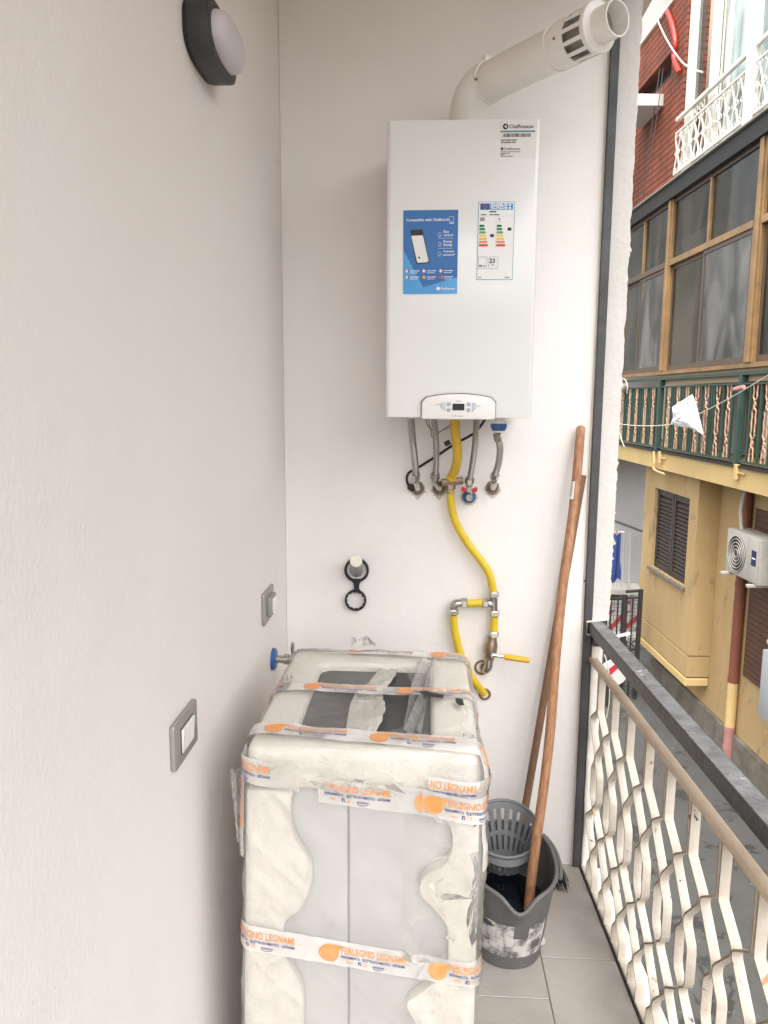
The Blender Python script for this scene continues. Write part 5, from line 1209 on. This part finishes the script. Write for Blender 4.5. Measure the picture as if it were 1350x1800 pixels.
# ------------------------------------------------------------------ end of the alley: grey house, stair railing, gate
GYY = 14.6
gh_ = thing('grey_house', 'plain grey rendered house closing the end of the alley', 'house', (5, GYY + .5, GROUND))
MB().box(.9, 9, GYY, GYY + 3, GROUND, 9).build('rendered_wall', GREYW, gh_, smooth=0)
MB().box(.9, 4.6, GYY - .4, GYY - .001, GROUND, atY(1085, 1052, GYY - .4).z).build('low_wall', mat('pale_block', (.40, .38, .34), .9, bump=.2), gh_, smooth=0)
a = atY(1085, 1033, GYY - .4).z; MB().box(.9, 4.15, GYY - .55, GYY - .001, a - .10, a).build('wall_coping', mat('coping', (.44, .41, .35), .8), gh_, bevel=.01)
stl = thing('stair_railing', 'grey barred stair railing on the grey house', 'railing', atY(1090, 1040, 13.9))
Ys = 13.9
for k, px in enumerate(range(1072, 1107, 5)):
    p1, p0_ = atY(px, 915 + (px - 1072) * .62, Ys), atY(px - 3, 1032, Ys); MB().tube([p0_, p1], .014, 6).build('baluster', CABG, stl)
MB().tube([atY(1066, 910, Ys), atY(1134, 936, Ys)], .022, 6).build('sloping_rail', GRILL, stl)
MB().tube([atY(1107, 936, Ys), atY(1104, 1048, Ys)], .028, 8).build('rail_post', CABG, stl)
MB().tube([atY(1108, 944, Ys), atY(1133, 934, Ys)], .008, 6).build('tie_wire', CABG, stl)
sht = thing('blue_shirt', 'blue garment pegged up by the stair railing', 'garment', atY(1083, 1020, 11.0))
SB = [(1070, 940), (1076, 941), (1080, 938), (1087, 939), (1092, 936), (1091, 962), (1090, 985), (1092, 1005), (1091, 1020), (1086, 1016), (1079, 1024), (1071, 1027), (1064, 1018), (1068, 1000), (1070, 975)]
def shp(u, v, sd):
    n_ = len(SB); i = u * n_; a = int(i) % n_; f = i - int(i); e = atY(*SB[a], 11.0).lerp(atY(*SB[(a + 1) % n_], 11.0), f); cc_ = atY(1080, 982, 11.0)
    p = cc_.lerp(e, v); p.y += sd * .03 * (1 - v * v) + .02 * math.sin(p.x * 60) * (1 - v ** 4); return p
m = MB()
for sd_ in (-1, 1): m.grid(lambda u, v, sd_=sd_: shp(u, v, sd_), 60, 8)
m.build('cloth', CLOTHB, sht, smooth=60)
for px in (1077, 1084): MB().tube([atY(px, 932, 10.98), atY(px, 941, 10.98)], .012, 5).build('wood_peg', WOOD, sht)
MB().tube([atY(1060, 936, 11.0), atY(1098, 935, 11.0)], .006, 5).build('hanging_line', CABLE, sht)

YG = 11.2
gt = thing('alley_gate', 'black mesh gate with red and white striped boards at the alley end', 'gate', atY(1100, 1200, YG))
def gp(px, py, y=YG): return atY(px, py, y)
zb_ = GROUND + .05
def vbar(px, py0, r, name='upright', y=YG):
    p = gp(px, py0, y); MB().tube([Vector((p.x, y, zb_)), p], r, 6).build(name, DARK, gt)
vbar(1099, 1046, .045, 'gate_post'); vbar(1127, 1036, .035, 'gate_post'); vbar(1124, 1042, .018)
for px in (1068, 1075, 1087, 1113): vbar(px, 1050, .012)
for py0, py1 in ((1051, 1053), (1044, 1041)):
    pass
MB().tube([gp(1050, 1052), gp(1098, 1052)], .02, 6).build('top_bar', DARK, gt); MB().tube([gp(1100, 1040), gp(1127, 1038)], .025, 6).build('top_bar', DARK, gt)
MB().tube([gp(1100, 1052), gp(1127, 1050)], .015, 6).build('cross_bar', DARK, gt); MB().tube([gp(1100, 1141), gp(1126, 1140)], .02, 6).build('cross_bar', DARK, gt)
mh = MB(); x0_, x1_ = gp(1050, 1100).x, gp(1126, 1100).x; z1_ = gp(1110, 1045).z
k = x0_
while k < x1_: mh.box(k, k + .006, YG + .02, YG + .026, zb_, z1_ - .05); k += .06
k = zb_
while k < z1_ - .05: mh.box(x0_, x1_, YG + .0265, YG + .032, k, k + .006); k += .06
mh.build('wire_mesh', GRILL, gt)
# striped boards hung behind the mesh
bd = MB().box(x0_, gp(1124, 1100).x, YG + .06, YG + .075, gp(1100, 1112).z, gp(1100, 1060).z).build('striped_board', BAMW, gt)
def stripe(pts):
    P = [gp(x, y, YG + .058) for x, y in pts]; n = len(P); MB().add(P + [p + Vector((0, .0015, 0)) for p in P], [tuple(range(n)), tuple(range(2 * n - 1, n - 1, -1))] + [(i, (i + 1) % n, n + (i + 1) % n, n + i) for i in range(n)]).build('red_stripe', BARR, bd, smooth=0)
stripe([(1068, 1073), (1083, 1072), (1068, 1085)]); stripe([(1068, 1104), (1093, 1078), (1111, 1071), (1104, 1078), (1076, 1107), (1068, 1108)]); stripe([(1087, 1108), (1124, 1077), (1124, 1088), (1100, 1108)]); stripe([(1113, 1108), (1124, 1098), (1124, 1108)]); stripe([(1104, 1057), (1110, 1056), (1109, 1061), (1104, 1061)])
ps_ = MB().box(gp(1062, 1130).x, gp(1123, 1130).x, YG + .06, YG + .075, gp(1100, 1142).z, gp(1100, 1122).z).build('sign_board', BAMW, gt)
p_ = gp(1104, 1138, YG + .055); tx = MB(); hgt = gp(1104, 1125, YG).z - gp(1104, 1138, YG).z; fulls = hgt / .72
vs_, _f = text2d('PARK', .02); wr = max(v[0] for v in vs_) * fulls
tx.text('PARK', fulls, lambda a_, b_: Vector((gp(1121, 1130, YG).x - wr + a_, YG + .0555, p_.z + b_)), .02); tx.build('lettering', PRK, ps_, smooth=0)
rb3 = MB().prism(circ(.20, 24), (gp(1078, 1182, YG - .3), (1, 0, 0), (0, 0, 1), (0, -1, 0)), 0, .02).build('round_board', BAMW, gt)
P = [gp(x, y, YG - .325) for x, y in ((1065, 1180), (1083, 1166), (1089, 1172), (1070, 1190))]; MB().add(P, [(0, 1, 2, 3)]).build('red_stripe', BARR, rb3, smooth=0)
MB().box(gp(1068, 1180, YG - .29).x, gp(1074, 1180, YG - .29).x, YG - .299, YG - .25, GROUND + .001, gp(1078, 1190, YG - .3).z).build('board_post', DARK, gt)
# litter on the ground
lr = random.Random(11); m = MB()
for k in range(260):
    x, y = lr.uniform(1.2, 4.2), lr.uniform(2.5, 12.5); s_ = lr.uniform(.01, .05)
    m.add([(x + lr.uniform(-s_, s_), y + lr.uniform(-s_, s_), GROUND + .004 + lr.uniform(0, .01)) for _ in range(4)], [(0, 1, 2), (0, 2, 3)])
o = m.build('fallen_leaves', mat('dry_leaf', (.06, .045, .03), .9, col2=(.03, .035, .015), nscale=9)); tag(o, 'scattered dead leaves and grit on the alley asphalt', 'litter', kind='stuff')
